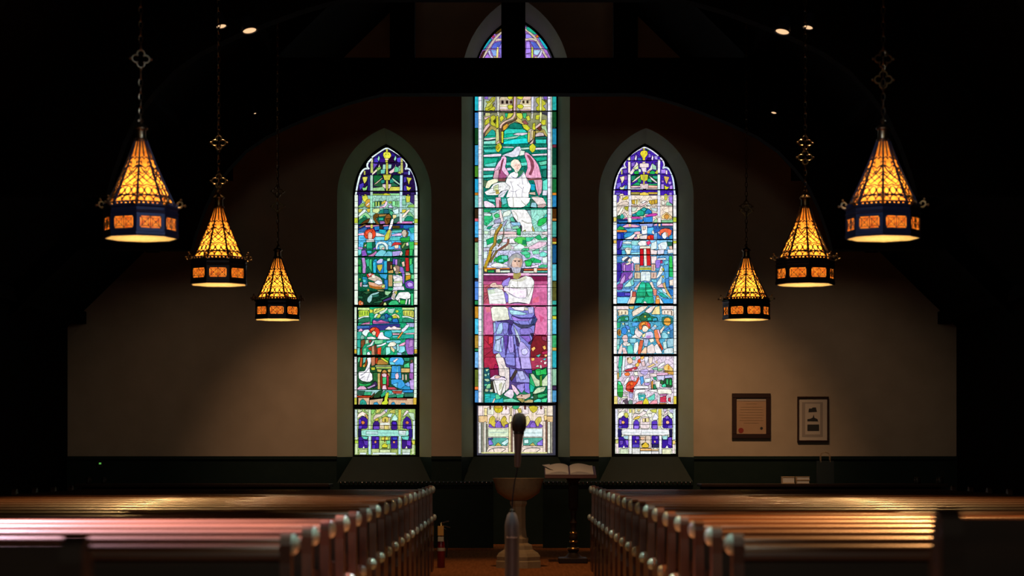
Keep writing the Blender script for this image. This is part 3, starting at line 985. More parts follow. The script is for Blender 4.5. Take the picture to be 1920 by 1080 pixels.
GL_CENTER = r"""
T 0 0 1
# background of the whole light
F 334 894,40 894,856 1042,856 1042,40
# arch top
T 870 10 10
K 96b 250,1000 480,560 720,420 960,300 1180,400 1420,560 1640,1000
F 56c 500,810 560,700 670,670 720,680 650,800
F 87d 650,800 720,670 720,1000 690,1000
F 8ae 505,830 600,830 620,930 560,960
F a7d 370,1000 440,900 520,990
F 76c 670,560 720,520 720,610 660,610
F 98e 1160,530 1230,540 1290,600 1160,610
F a8e 1165,670 1230,670 1260,880 1160,900
F a8e 1165,910 1250,910 1250,1000 1165,1000
F 56c 1240,670 1340,690 1420,800 1320,800
F ace 1310,830 1440,830 1380,930 1310,910
F a7d 1400,1000 1470,890 1530,1000
F ba9 540,990 570,940 600,960 600,1000
F cb9 1330,1000 1320,950 1390,960 1390,1000
L ed8 36 620,1000 630,800 640,780
L cd4 30 1280,1000 1280,780
L cba 40 330,1010 460,800 560,640 720,480 960,330 1180,460 1320,580 1380,680 1570,1010
L cba 40 590,650 650,635 960,620 1170,640 1270,615 1370,660
L cce 36 465,840 490,930 540,990
L cce 36 1460,840 1430,930 1380,980
F 29a 360,800 450,640 500,620 520,640 380,830
F 422 300,960 350,860 400,850 330,1000
F 431 590,520 640,440 700,430 700,480 600,540
F 2a8 1180,400 1230,410 1370,510 1320,540 1180,450
F 2ab 1400,610 1430,600 1580,800 1540,820 1510,790
C a35 550,580 25
C c72 1370,575 28
# section behind the tie beam
T 0 0 1
S dcb 6 906,112 1028,112 1028,180 906,180
F 65b 908,112 926,112 926,140 908,150
F 65b 1008,112 1026,112 1026,150 1008,140
F bb5 955,120 977,120 977,176 955,176
# canopy
T 870 172 10
F 999 365,50 1560,50 1560,380 365,380
F 86c 380,60 450,60 445,140 395,130
F 75b 1490,60 1560,60 1555,150 1500,130
F aba 380,140 470,150 400,360 372,360
F bb3 400,350 390,300 470,230 400,180 480,170 520,100 590,90 580,160 530,210 540,260 590,290 570,360 500,340 450,365
F cc6 410,290 440,210 500,190 540,120 560,130 520,200 480,260
N 441 440,330 520,290 560,200 575,210 540,280 470,335
F ddc 620,55 660,55 660,380 620,380
F cb9 665,90 830,90 900,140 910,380 665,380
N a98 670,150 830,150 830,230 670,230
F 211 705,165 738,165 738,215 705,215
F 211 790,165 825,165 825,215 790,215
F 533 860,165 895,165 895,215 860,215
L eec 14 670,255 830,255
L ede 22 670,300 900,300
L ebc 26 680,350 905,350
F cc3 825,70 880,60 915,90 900,130 850,140 820,110
F cc3 825,250 890,240 915,270 895,310 845,320 820,290
F 973 915,60 945,60 945,380 915,380
F dbc 940,60 970,60 965,380 930,380
F cb9 1100,70 1260,110 1265,380 1040,380 1040,230
F dba 1120,70 1260,80 1240,150 1100,140
F 321 1100,165 1130,165 1130,210 1100,210
F 321 1175,165 1205,165 1205,210 1175,210
L eed 14 1060,255 1250,255
L edd 22 1110,300 1255,300
L ebc 26 1050,350 1255,350
F cc3 1010,70 1080,65 1110,100 1080,140 1020,130 1000,110
F cc3 1010,240 1080,235 1115,270 1090,310 1030,310 1000,280
N 985 975,60 1000,60 990,380 972,380
F dde 1265,55 1310,55 1300,380 1262,380
F bb3 1350,120 1420,90 1420,60 1450,60 1450,130 1520,180 1540,230 1480,260 1540,330 1500,370 1360,350 1350,290 1400,250 1350,180
F dd9 1420,70 1455,70 1455,380 1420,380
N 553 1480,140 1560,150 1555,210
# below the bar
F 886 365,390 1560,390 1560,800 1330,700 365,800
F cc8 400,400 490,400 490,520 440,600 390,580 400,470
F dbb 375,480 480,450 500,470 400,520
F bb3 400,540 470,470 475,590 390,620
F bb3 500,470 560,440 600,480 560,540 600,620 640,640 600,680 500,600 510,520
N 331 545,540 590,510 600,560 570,590
F ddc 625,390 655,390 655,470 630,480
F cc3 605,470 640,450 650,660 600,680
F cc3 670,480 720,440 750,500 690,560
F 2a7 770,400 830,400 800,480 775,470
F cc4 830,400 930,400 880,470 800,510
F 4b7 1100,400 1175,400 1165,490 1130,500 1110,470
F cc4 980,400 1080,400 1100,470 1060,530 1000,460
F cb6 960,440 1010,480 1090,540 1140,560 1160,640 1080,600 960,540
F cc4 1160,470 1220,440 1240,530 1190,540
F 955 1090,560 1150,530 1200,600 1150,620
F cc3 1090,620 1170,610 1240,680 1200,730 1130,690
F 2a9 420,830 430,760 480,690 560,700 590,770 590,830
F a95 560,640 470,640 400,770 380,850 440,790 520,700 600,740 640,700
F dbb 470,580 480,640 350,790 355,730 410,640
N 643 480,630 490,660 380,790 360,780
F cc3 1290,600 1330,580 1340,700 1280,720
F ddc 1265,400 1300,400 1290,500 1260,500
F dbb 1340,650 1440,570 1450,620 1350,690
F cc3 1350,440 1420,430 1400,520 1340,510
F cc3 1460,530 1530,520 1530,610 1480,620 1440,580
F dd9 1420,390 1460,390 1450,560 1420,560
F 632 1370,690 1440,620 1470,660 1430,730
F ac9 1450,650 1540,640 1570,800 1540,840
F a95 1350,720 1420,740 1500,700 1560,830 1540,840 1480,780 1360,790
# ogee
F 643 690,700 700,640 780,580 900,545 970,500 970,460 1000,500 960,540 830,600 770,680 740,740 740,950 700,950
F c93 740,740 730,650 800,600 830,620 800,690 750,720
F dba 660,700 670,620 740,555 870,500 925,440 935,390 970,390 965,450 930,510 800,560 720,620 695,700
# sky
K 1b9 745,950 750,730 830,660 860,610 950,570 1080,600 1110,690 1200,740 1200,950
F 176 830,680 860,610 950,570 1080,610 1110,690
F 3cb 750,740 800,690 1130,700 1190,760 900,780 750,790
F dcd 920,800 1000,770 1190,765 1190,790 1080,820
F 9cb 740,870 900,840 1060,810 960,870 750,890
F 2dd 740,940 900,890 1190,860 1210,990 740,1010
F 187 740,1000 1200,960 1230,1030 900,1040 740,1030
F 1a8 370,910 400,830 590,820 590,890 480,900
F ddd 380,870 590,850 585,880 450,905 380,895
F 8dc 380,930 590,910 590,990 380,1000
F 176 365,1010 590,1000 590,1040 365,1040
F 5a9 365,1040 590,1030 600,1080 365,1100
F cbb 1350,790 1410,760 1480,770 1500,820 1420,830 1340,840
F 165 1340,850 1540,840 1545,880 1345,890
F 3cb 1340,890 1545,890 1540,970 1345,970
F 186 1340,970 1545,970 1550,1030 1345,1030
# pendants
F cc8 590,1000 600,700 650,690 665,950 690,960 690,1030 640,1120 585,1040
F 654 665,690 700,700 700,940 665,940
F cc3 700,750 740,750 735,950 705,950
F dba 605,960 660,900 665,950 610,1000
F cba 1190,740 1240,690 1300,700 1310,870 1230,940 1190,940
F eda 1265,730 1305,720 1305,860 1265,860
F cc6 1200,760 1235,760 1230,940 1195,940
F 983 1300,740 1340,740 1320,900 1290,900
F dba 1230,970 1310,880 1290,960 1235,1000
T 870 270 10
# sky below
K 176 365,0 1555,0 1555,1010 365,1010
F 4b9 365,30 590,20 590,50 365,60
F 4cb 375,100 600,95 610,150 400,160
F 1a8 720,80 920,70 900,110 760,160 720,170
F cdd 740,45 920,45 930,75 740,70
F bdc 1070,70 1230,60 1230,95 1080,105
F ede 1330,70 1545,65 1545,100 1340,105
F ede 365,200 600,180 700,180 700,230 520,240 365,240
F ede 1270,190 1545,175 1545,210 1300,220
F 1a8 370,260 650,260 570,420 370,420
F 6dc 400,380 600,340 580,420 400,420
F ede 370,450 590,445 570,500 370,500
F 6dc 370,580 540,570 530,620 370,630
F 187 370,510 560,505 550,560 370,570
F 1a8 1050,270 1170,260 1170,340 1080,360
F 6dc 1060,350 1180,340 1180,400 1090,410
F 5cb 790,350 880,340 880,400 800,400
F 6ca 1400,340 1545,310 1545,380 1440,400
F 1a8 1300,250 1545,240 1545,300 1380,320
F 2a9 1430,410 1545,400 1545,460 1450,470
F 176 1470,500 1545,480 1545,620 1480,620
F ccd 800,450 880,440 890,490 810,500
F cc3 590,50 640,-10 690,0 710,60 650,150 610,130
F ca2 600,60 640,20 660,60 630,110
F cc3 1230,40 1290,-10 1345,50 1320,130 1280,160 1235,110
# cloud behind head
F dde 690,230 780,180 900,140 980,50 1050,40 1080,110 1040,200 990,240 900,250 780,220
F ded 1060,120 1140,130 1130,200 1040,220
# wings
F ebd 690,290 700,240 760,220 800,260 790,370 770,430 850,560 790,640 640,650 540,640 570,480 600,420 650,330
F a58 700,420 730,270 740,300 700,480 760,560 800,590 780,650 645,650 660,500
N 734 700,330 735,270 745,300 705,440 680,560 665,530
F dab 640,480 660,420 640,650 545,640 580,500
F eac 1130,200 1150,150 1210,170 1320,280 1400,400 1460,650 1380,660 1160,640 1150,560 1190,450 1180,340
N 845 1170,200 1230,210 1310,330 1320,440 1260,590 1210,570 1260,450 1240,330
L c8a 14 1350,400 1390,640
L c8a 14 1330,450 1330,640
F dab 1300,660 1470,650 1460,900 1400,980 1350,850 1330,740
L b68 12 1370,680 1400,950
N 744 1200,650 1440,640 1440,670 1200,680
F 1ac 1230,740 1330,760 1330,860 1260,870
F 6dc 1480,700 1560,660 1560,860 1480,860
N 744 640,655 780,650 770,700 640,700
# scrolls and body
F eec 400,780 440,690 560,650 640,660 640,710 520,760 470,830 400,830
F 575 370,680 430,690 400,800 370,800
F eee 480,850 560,740 700,710 880,720 900,860 700,880 640,960 420,960 380,900
F cda 560,800 640,760 640,860 560,870
N a94 590,860 650,860 660,930 600,940
F dde 640,960 720,880 830,850 750,980 700,1080 640,1080
F fff 790,680 820,600 880,540 960,510 1120,500 1140,560 1220,720 1260,780 1210,960 1240,1080 800,1080 790,980 830,880 870,800 780,730
F eed 880,330 940,280 1010,290 1060,350 1080,420 1050,470 1010,540 960,540 940,480 880,420
N ecb 940,370 1040,370 1050,440 1010,490 950,470
L 865 9 955,400 985,398
L 865 9 1010,398 1035,400
L a65 9 985,455 1015,455
L b98 7 1000,400 1005,435
N fed 890,330 940,290 1010,300 1030,340 940,350 910,420 880,400
N 375 1000,520 1090,490 1120,520 1040,620 980,640 1020,580
L 77a 12 880,600 960,650 1050,620 1130,530
L 889 9 870,700 930,860 900,1000
L 889 9 960,880 1000,1060
L 889 9 1120,800 1080,940 1100,1070
L aab 9 830,760 760,850
L 776 9 440,860 560,820 700,800
L 776 9 480,930 600,900 680,850
L 998 9 640,1000 780,900
L 889 10 1080,590 1100,760
L 889 10 1160,600 1200,740
L 889 9 870,880 960,900 1000,860
L 889 9 1000,760 1090,840
F cba 1220,910 1330,900 1340,960 1230,940
F eed 1240,990 1400,980 1480,1040 1500,1080 1240,1080
F dde 1480,870 1560,870 1550,960 1470,960
T 870 370 10
K 2a8 365,0 1555,0 1555,230 365,230
F 187 365,30 600,20 620,110 480,90 365,60
F 6dc 440,30 570,40 580,90 480,70
F ede 370,70 430,65 560,130 600,190 380,190
F dab 590,0 690,0 700,200 600,200
F 944 665,60 700,100 700,200 665,200
F 6cc 700,30 790,20 800,110 720,140
F 365 1250,40 1330,60 1360,160 1240,180
F 9cd 1270,100 1350,100 1360,190 1250,180
F edd 1250,0 1480,0 1550,130 1400,170 1330,80
F caa 1380,150 1500,120 1550,150 1470,200 1390,190
F fff 800,0 1250,0 1220,100 1110,190 840,190
L 998 12 920,0 930,180
L 998 12 1070,60 1130,130 1190,160
F eee 850,230 1160,225 1250,360 1310,470 1280,560 1330,720 1220,740 1100,720 1080,650 1090,540 1010,470 900,330
L 998 14 1080,430 1180,490 1270,480
L aa9 12 920,250 1000,330 1010,440
F aa5 1270,560 1330,470 1350,560 1450,640 1350,680 1330,740 1290,650
F aa4 1070,660 1150,610 1160,690 1090,720
F 9bb 1170,240 1400,240 1470,350 1340,440 1270,400 1220,320
F 895 1310,270 1380,270 1370,320 1320,320
F dfe 1330,300 1430,290 1440,360 1340,370
# landscape
K cdd 365,640 1555,640 1555,1080 365,1080
K bdd 365,230 880,230 960,480 1060,640 365,640
K 9dc 1250,230 1555,230 1555,640 1330,640 1270,480
F 6bb 500,240 640,240 560,290 490,290
F 2a6 375,230 500,230 480,280 375,280
S 3c8 8 375,300 520,300 550,420 420,540 375,510
F dee 380,300 510,310 500,350 380,345
F 4c7 560,340 620,300 660,330 660,370 600,385
F edd 660,240 690,240 740,440 680,480
F aac 570,430 680,400 690,470 580,490
F dde 480,560 600,490 690,500 590,560
F aac 700,530 790,420 810,440 760,540
F ded 740,290 850,240 880,300 840,340 730,370
F 5b9 860,390 920,370 960,460 880,450
S bcd 4 800,520 870,460 1040,480 1050,560 900,620 760,640
F 9ce 880,470 1040,470 1060,530 920,530
F 8ca 890,560 1000,530 1040,580 930,600
F 2b5 990,600 1060,580 1060,710 1000,700
F ecc 620,640 960,640 1000,690 760,690 600,730
F edd 770,700 980,690 980,740 770,750
F cec 380,630 460,640 450,690 380,690
F 197 440,560 540,530 480,600 430,590
F ddd 500,620 590,600 570,700 500,720
F 1a6 420,800 560,740 560,840 440,890
F 5c5 930,790 1020,740 1160,750 1180,920 1080,900 960,830
N 185 1100,800 1160,800 1170,890 1090,880
F 4c9 1160,750 1330,750 1240,820 1170,830
F 2a6 1330,750 1420,700 1460,780 1540,740 1555,800 1400,800
F 2b5 1380,520 1400,430 1470,390 1550,390 1530,470 1430,540
F 3ba 1480,390 1550,300 1555,370
F bde 1450,560 1550,500 1555,600 1480,610
F edd 1460,660 1560,640 1560,710 1480,700
F 275 610,830 650,790 720,790 700,860 640,870
F ede 720,800 810,760 810,840 730,850
F eee 840,780 920,770 960,860 840,860
S ddd 6 840,870 1060,870 1160,930 1400,940 1400,960 700,980 760,900
F ecd 1210,930 1320,880 1400,830 1555,840 1540,890 1400,960 1220,980
F 8ba 1480,950 1555,920 1555,1010 1490,1010
F 4c8 1060,1010 1120,960 1210,960 1210,1060 1090,1080
F 6ca 1270,1010 1400,970 1420,1050 1300,1080
F cee 370,830 420,830 430,930 370,940
F ccd 370,950 480,950 450,1080 370,1080
F dde 600,900 700,900 700,1000 620,1040
F dee 720,1000 850,980 900,1040 700,1080
L a83 48 470,1080 500,960 580,880 580,740 610,640 690,540 700,500
L 542 16 500,1080 530,960 610,880 605,750 640,660 710,550
L 854 40 580,1060 650,990 740,930 830,870 830,780
L 654 22 640,930 680,860 720,800 745,700 745,560
T 870 470 10
K cce 365,0 1555,0 1555,330 365,330
F 1a5 620,120 690,80 830,90 830,190 720,240 600,230
F 6cb 700,100 800,90 820,160 720,180
F 5cb 650,170 740,160 740,210 650,220
F 2b5 560,170 600,120 620,180 560,220
F eee 500,270 600,220 800,260 830,310 520,310
F dee 370,30 440,10 430,140 370,150
F 5c9 1060,30 1160,0 1230,40 1200,80 1100,80
F 4c8 1130,90 1240,60 1230,130 1170,140
F 8db 1280,10 1400,0 1410,60 1300,70
F 7dc 1420,50 1480,20 1560,60 1530,110 1430,110
S 2b6 7 1140,190 1300,130 1450,190 1440,230 1280,230 1240,300 1160,300
F 3c6 1140,200 1270,200 1260,270 1170,290
F dee 1470,140 1555,110 1555,230 1480,230
F ede 1260,290 1390,260 1390,310 1270,320
F 4b8 1400,300 1460,260 1555,270 1555,310 1410,320
L b92 56 395,320 420,240 470,130 500,0
L 542 18 450,290 490,170 520,80 560,0
L 763 40 490,220 540,130 600,40 620,0
# railing
F d82 380,320 590,325 600,350 380,360
F ec5 380,340 430,340 430,400 385,390
F d83 670,330 840,325 860,350 670,350
F 2a5 450,370 560,370 560,410 450,410
F edc 600,350 670,340 680,410 600,410
F ded 690,375 850,370 860,410 690,410
F c53 1130,345 1310,345 1310,370 1130,375
F d73 1370,340 1555,335 1555,370 1370,370
F edc 1310,330 1370,330 1370,410 1310,410
F ded 1120,385 1300,385 1300,415 1120,415
F 5ba 1380,380 1555,380 1555,410 1380,410
F ebd 365,430 880,430 880,465 365,465
F ebd 1180,430 1560,430 1560,465 1180,465
F 725 365,470 850,470 850,570 365,570
F 714 1200,480 1560,480 1560,575 1200,575
F ebd 370,590 690,590 690,630 370,630
F ebd 1340,595 1560,595 1560,625 1340,625
N b58 365,575 1560,575 1560,1080 365,1080
S b56 9 370,635 500,640 440,720 480,1030 370,1030
F c69 1300,640 1560,635 1560,1030 1260,1030
N d7a 1340,660 1540,660 1540,760 1360,780
N d68 1300,900 1400,860 1400,960 1290,980
# man
N ebd 840,425 1200,425 1200,468 840,468
N 725 840,468 1260,468 1260,560 840,560
F 98d 700,640 730,570 850,500 870,510 850,600 820,700 740,690
F 87d 740,780 840,790 830,960 790,970
F eee 840,590 880,530 1000,540 1150,470 1270,500 1320,580 1300,740 1270,880 1240,970 1220,1030 830,1030 830,830 760,760 750,660 830,660
F fef 760,660 870,700 1100,720 1180,700 1190,840 1150,890 1000,890 840,790 740,750
N ccb 1130,480 1170,520 1080,580 960,575 890,555 880,535 1000,550
L aaa 14 1160,700 1180,800 1160,890
L aab 14 830,800 920,850 1020,890 1150,890
L 998 12 1300,640 1240,800 1190,880
N a95 930,400 1060,400 1070,470 1010,540 920,520
F 99a 830,300 820,220 850,130 910,70 990,40 1080,90 1110,200 1100,300 1070,320 1060,400 980,430 910,410 890,330
N dba 910,150 980,130 1060,150 1090,200 1050,310 930,330 900,280
N a86 1040,150 1090,160 1090,240 1040,300 1030,230
N 765 940,190 975,190 975,215 940,215
N 765 1010,200 1050,200 1050,215 1010,215
N 877 880,300 860,200 880,130 930,90 900,180 905,300
N dba 915,160 980,130 1050,150 1080,210 1060,300 1030,340 940,340 905,290
N b97 1040,150 1085,190 1080,280 1040,330 1050,240
L 543 10 925,188 985,186
L 543 10 1005,190 1060,192
N 433 945,196 975,194 972,212 948,212
N 433 1015,198 1045,198 1042,214 1018,214
L a75 9 995,215 990,265 1015,275
N bbc 900,330 1000,310 1060,330 1040,410 980,420 920,400
L 865 10 965,325 1020,325
L 999 8 930,350 950,400
L 999 8 980,350 985,415
L 999 8 1030,350 1015,400
L 888 9 860,140 850,260
N aaa 870,120 920,80 990,60 1060,100 1060,140 960,130 900,200 880,280 850,230
F ecb 490,640 540,600 600,600 610,640 720,640 740,720 640,760 600,700 480,680
F eee 440,720 580,690 740,740 800,1030 480,1030 450,800
N cdc 450,740 560,720 580,800 460,820
F 99c 440,715 580,690 590,710 450,740
L 887 10 860,600 850,760
L 887 10 900,650 960,700 1060,700
L 998 8 1000,560 1010,680
L 887 9 560,700 620,690
L 765 8 520,650 590,640
L 765 8 610,700 680,680
L aa9 8 490,800 720,770
L aa9 8 500,860 740,830
L aa9 8 510,930 760,900
F b8c 820,1000 1000,970 1180,990 1210,1030 830,1030
L 434 20 810,1030 900,980 1060,975 1190,1010
T 870 570 10
N c69 365,0 1560,0 1560,590 365,590
N 813 365,590 1560,590 1560,1080 365,1080
F c69 375,50 500,50 560,200 540,330 560,580 375,580
N d78 400,60 480,60 500,140 430,160
F d7a 1320,50 1560,50 1560,580 1320,580 1340,350
N c58 1400,200 1500,260 1440,350
S a24 5 375,600 560,600 560,900 620,1080 375,1080
F d34 460,620 540,620 540,720 460,760
F 712 1330,600 1560,600 1560,1080 1230,1080 1230,820 1280,700
F 935 1460,610 1550,620 1540,700 1470,670
F b25 1460,900 1560,880 1560,940 1470,940
F eed 500,50 810,50 860,260 850,300 600,330 530,320
N ddc 540,240 850,230 850,290 600,325
F 88d 830,50 1310,50 1320,200 1370,280 1330,400 1310,560 1250,760 1240,1080 770,1080 700,1000 660,920 560,940 540,900 560,600 540,330 860,300 830,180
F ade 840,110 1010,130 1200,190 1090,210 880,200
F fef 890,60 1150,55 1110,130 960,110
F ccb 1130,70 1200,70 1200,120 1140,120
F bbe 1200,60 1300,60 1290,170 1220,180
F a8e 880,220 1060,260 1260,260 1200,330 1080,340 920,310
F 438 900,210 1060,260 1260,260 1310,200 1330,260 1240,280 1060,285
F 88d 1000,320 1200,320 1220,390 1060,390
F 347 1300,260 1370,290 1320,400 1240,400
F 446 900,330 1060,390 1240,400 1300,370 1240,430 1100,460 1030,430
F 87c 1050,460 1250,450 1300,540 1220,580 1050,580
F 324 1240,560 1310,560 1260,760 1200,740 1290,660
F 86c 1060,600 1220,600 1250,690 1200,720
F 437 850,300 920,320 900,400 860,400 820,340 640,340 640,320
F 9bd 550,350 590,360 600,500 560,560
F ace 620,480 660,370 720,350 740,440 700,560 600,570
F 88d 720,350 820,350 840,420 800,570 740,570
F 438 840,380 900,400 880,480 910,560 830,570
F bcd 930,400 1020,560 1060,700 1060,820 980,600
F ace 580,600 740,600 720,900 640,900 560,860 590,700
F 64a 745,600 820,600 820,800 780,900 760,760
F a9e 820,600 920,600 940,900 860,920 820,800
F bce 600,690 690,660 660,900 600,880
F 88d 930,600 980,600 1000,820 940,900
F 436 960,600 1010,650 1050,800 990,780
F bae 1050,700 1110,720 1240,870 1220,1080 1030,1080 1020,880
F ccf 1080,860 1160,830 1200,900 1150,960 1090,940
F 88d 780,940 860,930 940,940 950,1080 780,1080
L 437 26 830,600 820,760 780,960
L 437 26 940,760 960,900 970,1080
L 437 18 1000,820 1030,960 1040,1080
L 65a 18 700,620 690,760 720,900
L 65a 14 870,600 880,820
L 434 12 590,680 660,660 740,610
F ddc 600,960 660,920 700,1000 760,1080 600,1080
F fb6 1260,840 1320,800 1340,840 1290,890
F fb6 1470,800 1520,780 1540,840 1500,860
F fb7 1510,950 1560,950 1550,990 1510,990
F fb6 1265,1010 1320,1000 1310,1060 1260,1060
F 5cb 1350,970 1440,940 1400,1000
F 7db 1450,1040 1520,1020 1500,1070 1430,1070
T 870 670 10
N 548 600,0 1270,0 1270,700 700,700
K 275 375,600 1560,600 1560,850 375,850
K 164 1220,250 1560,250 1560,850 1220,850
F a24 375,0 590,0 640,170 640,350 470,370 375,200
F a15 590,130 640,170 640,210 560,210
F 714 480,230 640,220 650,340 480,380
F a35 1230,0 1560,0 1560,180 1260,250
F fb6 1260,20 1320,10 1320,60 1270,70
F 4cc 1470,40 1540,10 1520,60
F edd 1430,70 1470,60 1450,100
F edd 1500,90 1550,80 1540,130 1500,130
F 88d 760,0 960,0 960,170 860,150 790,130
F a9e 970,0 1040,0 1070,220 980,210 960,100
F bae 1050,0 1230,0 1270,220 1080,220
L 437 22 960,0 970,200
L 437 16 1030,0 1070,200
F edd 590,0 740,0 790,180 850,200 850,560 780,650 780,370 660,350 650,180
L aaa 14 700,130 780,250 770,370
L bbb 10 800,210 810,500
F 88d 860,190 960,230 960,340 870,370
F 549 870,400 960,330 1000,480 900,460
F 99d 960,250 1100,250 1230,400 1230,490 1100,480 980,480
F bbe 1000,270 1100,260 1150,400 1060,420
F 54a 1130,230 1270,230 1270,300 1180,300
F 98d 1000,520 1140,490 1130,600 1080,670 1000,570
F 87d 1140,490 1230,500 1230,680 1140,640
F 433 960,240 1000,260 970,330 900,440 870,400
L 437 14 1000,470 1230,480
L 437 14 1120,580 1140,490
F ede 480,410 600,330 780,400 790,430 600,420
F ecb 580,360 640,340 690,370 640,400 580,390
F eee 540,430 780,420 780,640 680,720 590,700 560,560
L 665 14 560,440 640,700
L 665 14 700,470 660,620
L 665 16 760,480 720,600 690,710
N cca 660,500 720,480 700,600 660,600
F 332 480,460 540,460 580,700 540,640
F ede 800,640 860,600 920,610 940,700 900,780 780,730 740,700
F ecd 890,510 950,540 1040,670 1000,700 1000,720 920,620
F 2a6 1240,350 1300,300 1340,560 1290,640 1240,650 1220,560
F 1b9 1240,500 1320,560 1290,650 1240,650
F 2b5 1330,240 1400,210 1460,240 1540,190 1550,330 1480,320 1380,350 1340,330
F 3c6 1340,260 1430,250 1420,340 1360,340
F bca 1240,310 1300,310 1360,400 1420,430 1420,540 1340,550 1310,470
F cdb 1460,450 1560,330 1560,530 1470,540
F 593 1420,360 1460,340 1460,530 1430,540
F cdb 1280,680 1370,570 1540,550 1500,640 1330,690
F ded 1340,180 1370,150 1400,150 1400,180
F ded 1420,150 1450,150 1460,200 1430,210
F 2a6 1380,700 1540,670 1560,720 1440,760 1390,760
F 5dc 1310,820 1380,780 1440,790 1440,840 1320,840
F 4d9 1450,790 1560,760 1540,840 1460,840
F 9cc 1260,740 1340,720 1340,770 1260,770
F 156 375,200 480,190 500,560 500,660 390,670 375,500
F beb 400,230 470,220 430,270
F 9ca 385,310 430,320 420,360 385,350
F 9dc 440,310 480,290 460,350
F aca 380,410 460,400 480,440 440,460 400,440
F 5ca 380,510 430,500 440,530 390,540
F 8c9 450,500 500,500 490,580 420,590 420,550
F ab9 400,590 470,610 440,650 390,640
F ccb 480,610 540,600 540,650 490,650
S 2bb 9 390,690 620,670 640,760 740,760 740,850 390,850
F 5c9 590,700 650,700 690,770 600,790
F ecb 560,780 590,770 560,850 530,850
F 6ca 745,790 900,770 1050,840 750,840
F dba 970,740 1070,690 1130,700 1250,680 1240,740 1150,790 1010,780
N 643 1080,700 1100,740 1060,730
F bc8 1010,770 1130,780 1130,830 1060,830
F a95 1000,780 1080,770 1140,820 1090,850
F ba7 1130,830 1220,790 1290,800 1290,850 1140,850
F 253 1300,700 1380,700 1380,850 1310,850
F 5dc 1310,820 1380,780 1440,790 1440,840 1320,840
F 2a6 1380,700 1520,680 1540,720 1440,760 1390,760
F 4d9 1450,790 1560,760 1540,840 1460,840
L 453 10 1430,600 1500,570
T 870 755 10
# bottom panel
F edc 265,60 1660,60 1660,950 265,950
F edd 270,65 350,65 350,240 270,240
F ed9 385,110 430,110 430,240 385,240
F ddc 445,90 560,80 560,230 445,220
F 633 480,65 505,65 505,125 480,125
F edd 700,190 740,80 850,80 850,220 700,220
F 633 775,65 800,65 800,125 775,125
F cb2 570,75 620,60 700,65 720,80 720,150 660,190 600,180 575,130
F da4 580,60 700,60 690,100 590,100
F cb8 865,110 900,90 890,230 870,240
F 3a7 910,60 1040,60 1010,110 960,130 920,110
F dcd 930,120 960,130 960,230 930,230
F cb5 1000,120 1060,110 1080,180 1030,200
F edd 1090,80 1210,75 1210,210 1090,220
F 633 1130,65 1160,65 1160,125 1130,125
F cb3 1220,75 1300,60 1380,80 1360,150 1300,190 1250,150
F edd 1390,80 1500,80 1500,220 1340,220 1390,160
F 633 1430,65 1460,65 1460,120 1430,120
F eda 1515,110 1545,110 1545,240 1515,240
F edc 1570,65 1660,65 1660,240 1570,240
F db8 275,250 440,250 440,380 275,360
F 75b 460,470 470,400 560,330 830,390 830,470
F cb4 480,290 540,240 590,290 580,350 620,400 580,460 540,450 500,400 460,400
F cb4 690,350 720,290 760,250 800,310 780,340 830,390 770,410 760,460 720,430
F dba 600,320 640,250 670,320 640,340
L edb 26 640,190 640,310
F 86c 590,400 640,340 690,390 700,465 590,465
F eda 850,250 900,250 890,360 850,380
F 75b 1130,470 1150,380 1280,330 1470,420 1470,470
F dc8 1150,280 1200,250 1240,330 1220,380 1180,440 1140,420
F cb5 1330,350 1380,280 1440,270 1450,350 1410,380 1400,440 1370,440
F 86c 1240,420 1290,360 1340,400 1350,465 1240,465
L edb 26 1285,190 1285,320
F ec8 1500,250 1550,240 1560,340 1510,340
F db8 1560,260 1660,260 1660,360 1560,360
F dec 450,490 915,490 915,640 450,640
L 8aa 10 470,560 800,560
F dee 1120,485 1470,485 1470,640 1120,640
L 8aa 10 1140,570 1440,570
F 5a9 460,655 830,655 820,800 700,830 460,800
F 87d 460,710 510,700 550,780 470,800
F 347 460,660 540,660 540,690 460,690
F cee 700,760 820,680 830,740 760,800
F cb4 590,800 640,750 700,800 640,820
F 5a9 1110,655 1470,655 1470,800 1110,800
F 87d 1370,760 1470,690 1470,800 1380,800
F cb6 1230,800 1290,750 1340,810
F cee 1130,700 1200,690 1210,760 1130,760
F edc 480,810 820,810 820,835 480,835
F edc 1120,810 1470,810 1470,835 1120,835
F ddd 275,380 320,380 320,950 275,950
F 887 325,380 365,380 365,930 325,930
F eed 385,380 410,380 410,930 385,930
F 887 415,400 445,400 450,860 415,930
F eda 835,390 880,380 880,930 835,930
F 865 885,380 910,380 910,930 885,930
F edc 915,640 945,640 945,930 915,930
F edc 1480,350 1530,350 1530,930 1480,930
F 754 1535,350 1560,350 1560,930 1535,930
F eed 1570,360 1615,360 1615,950 1570,950
F 998 1620,380 1650,380 1650,940 1620,940
L 444 12 440,920 520,850 820,850 700,930
L 444 12 540,850 570,920
L 444 12 1100,920 1160,850 1470,850 1350,930
L cc8 24 330,940 1560,940
T 0 0 1
# borders
F eef 897,170 903.4,170 903.4,755 897,755
F 9a9 903.6,170 906.3,170 906.3,755 903.6,755
F eef 1026.6,170 1032.6,170 1032.6,755 1026.6,755
F bcb 1032.8,170 1035.2,170 1035.2,755 1032.8,755
B 890.2 897 178-209:2ab 212-241:48c 241-272:142 273-311:38b 312-333:482 336-362:29c 362-367:b72 367-390:6bb 392-410:321 410-416:c56 416-446:4ad 447-454:631 455-496:8b8 497-522:3ac 524-528:223 528-563:58d 564-572:285 575-597:b82 598-627:4bd 628-653:a83 654-659:285 660-690:7be 693-725:562 725-731:e73 732-755:48c 112-140:29a 140-176:163
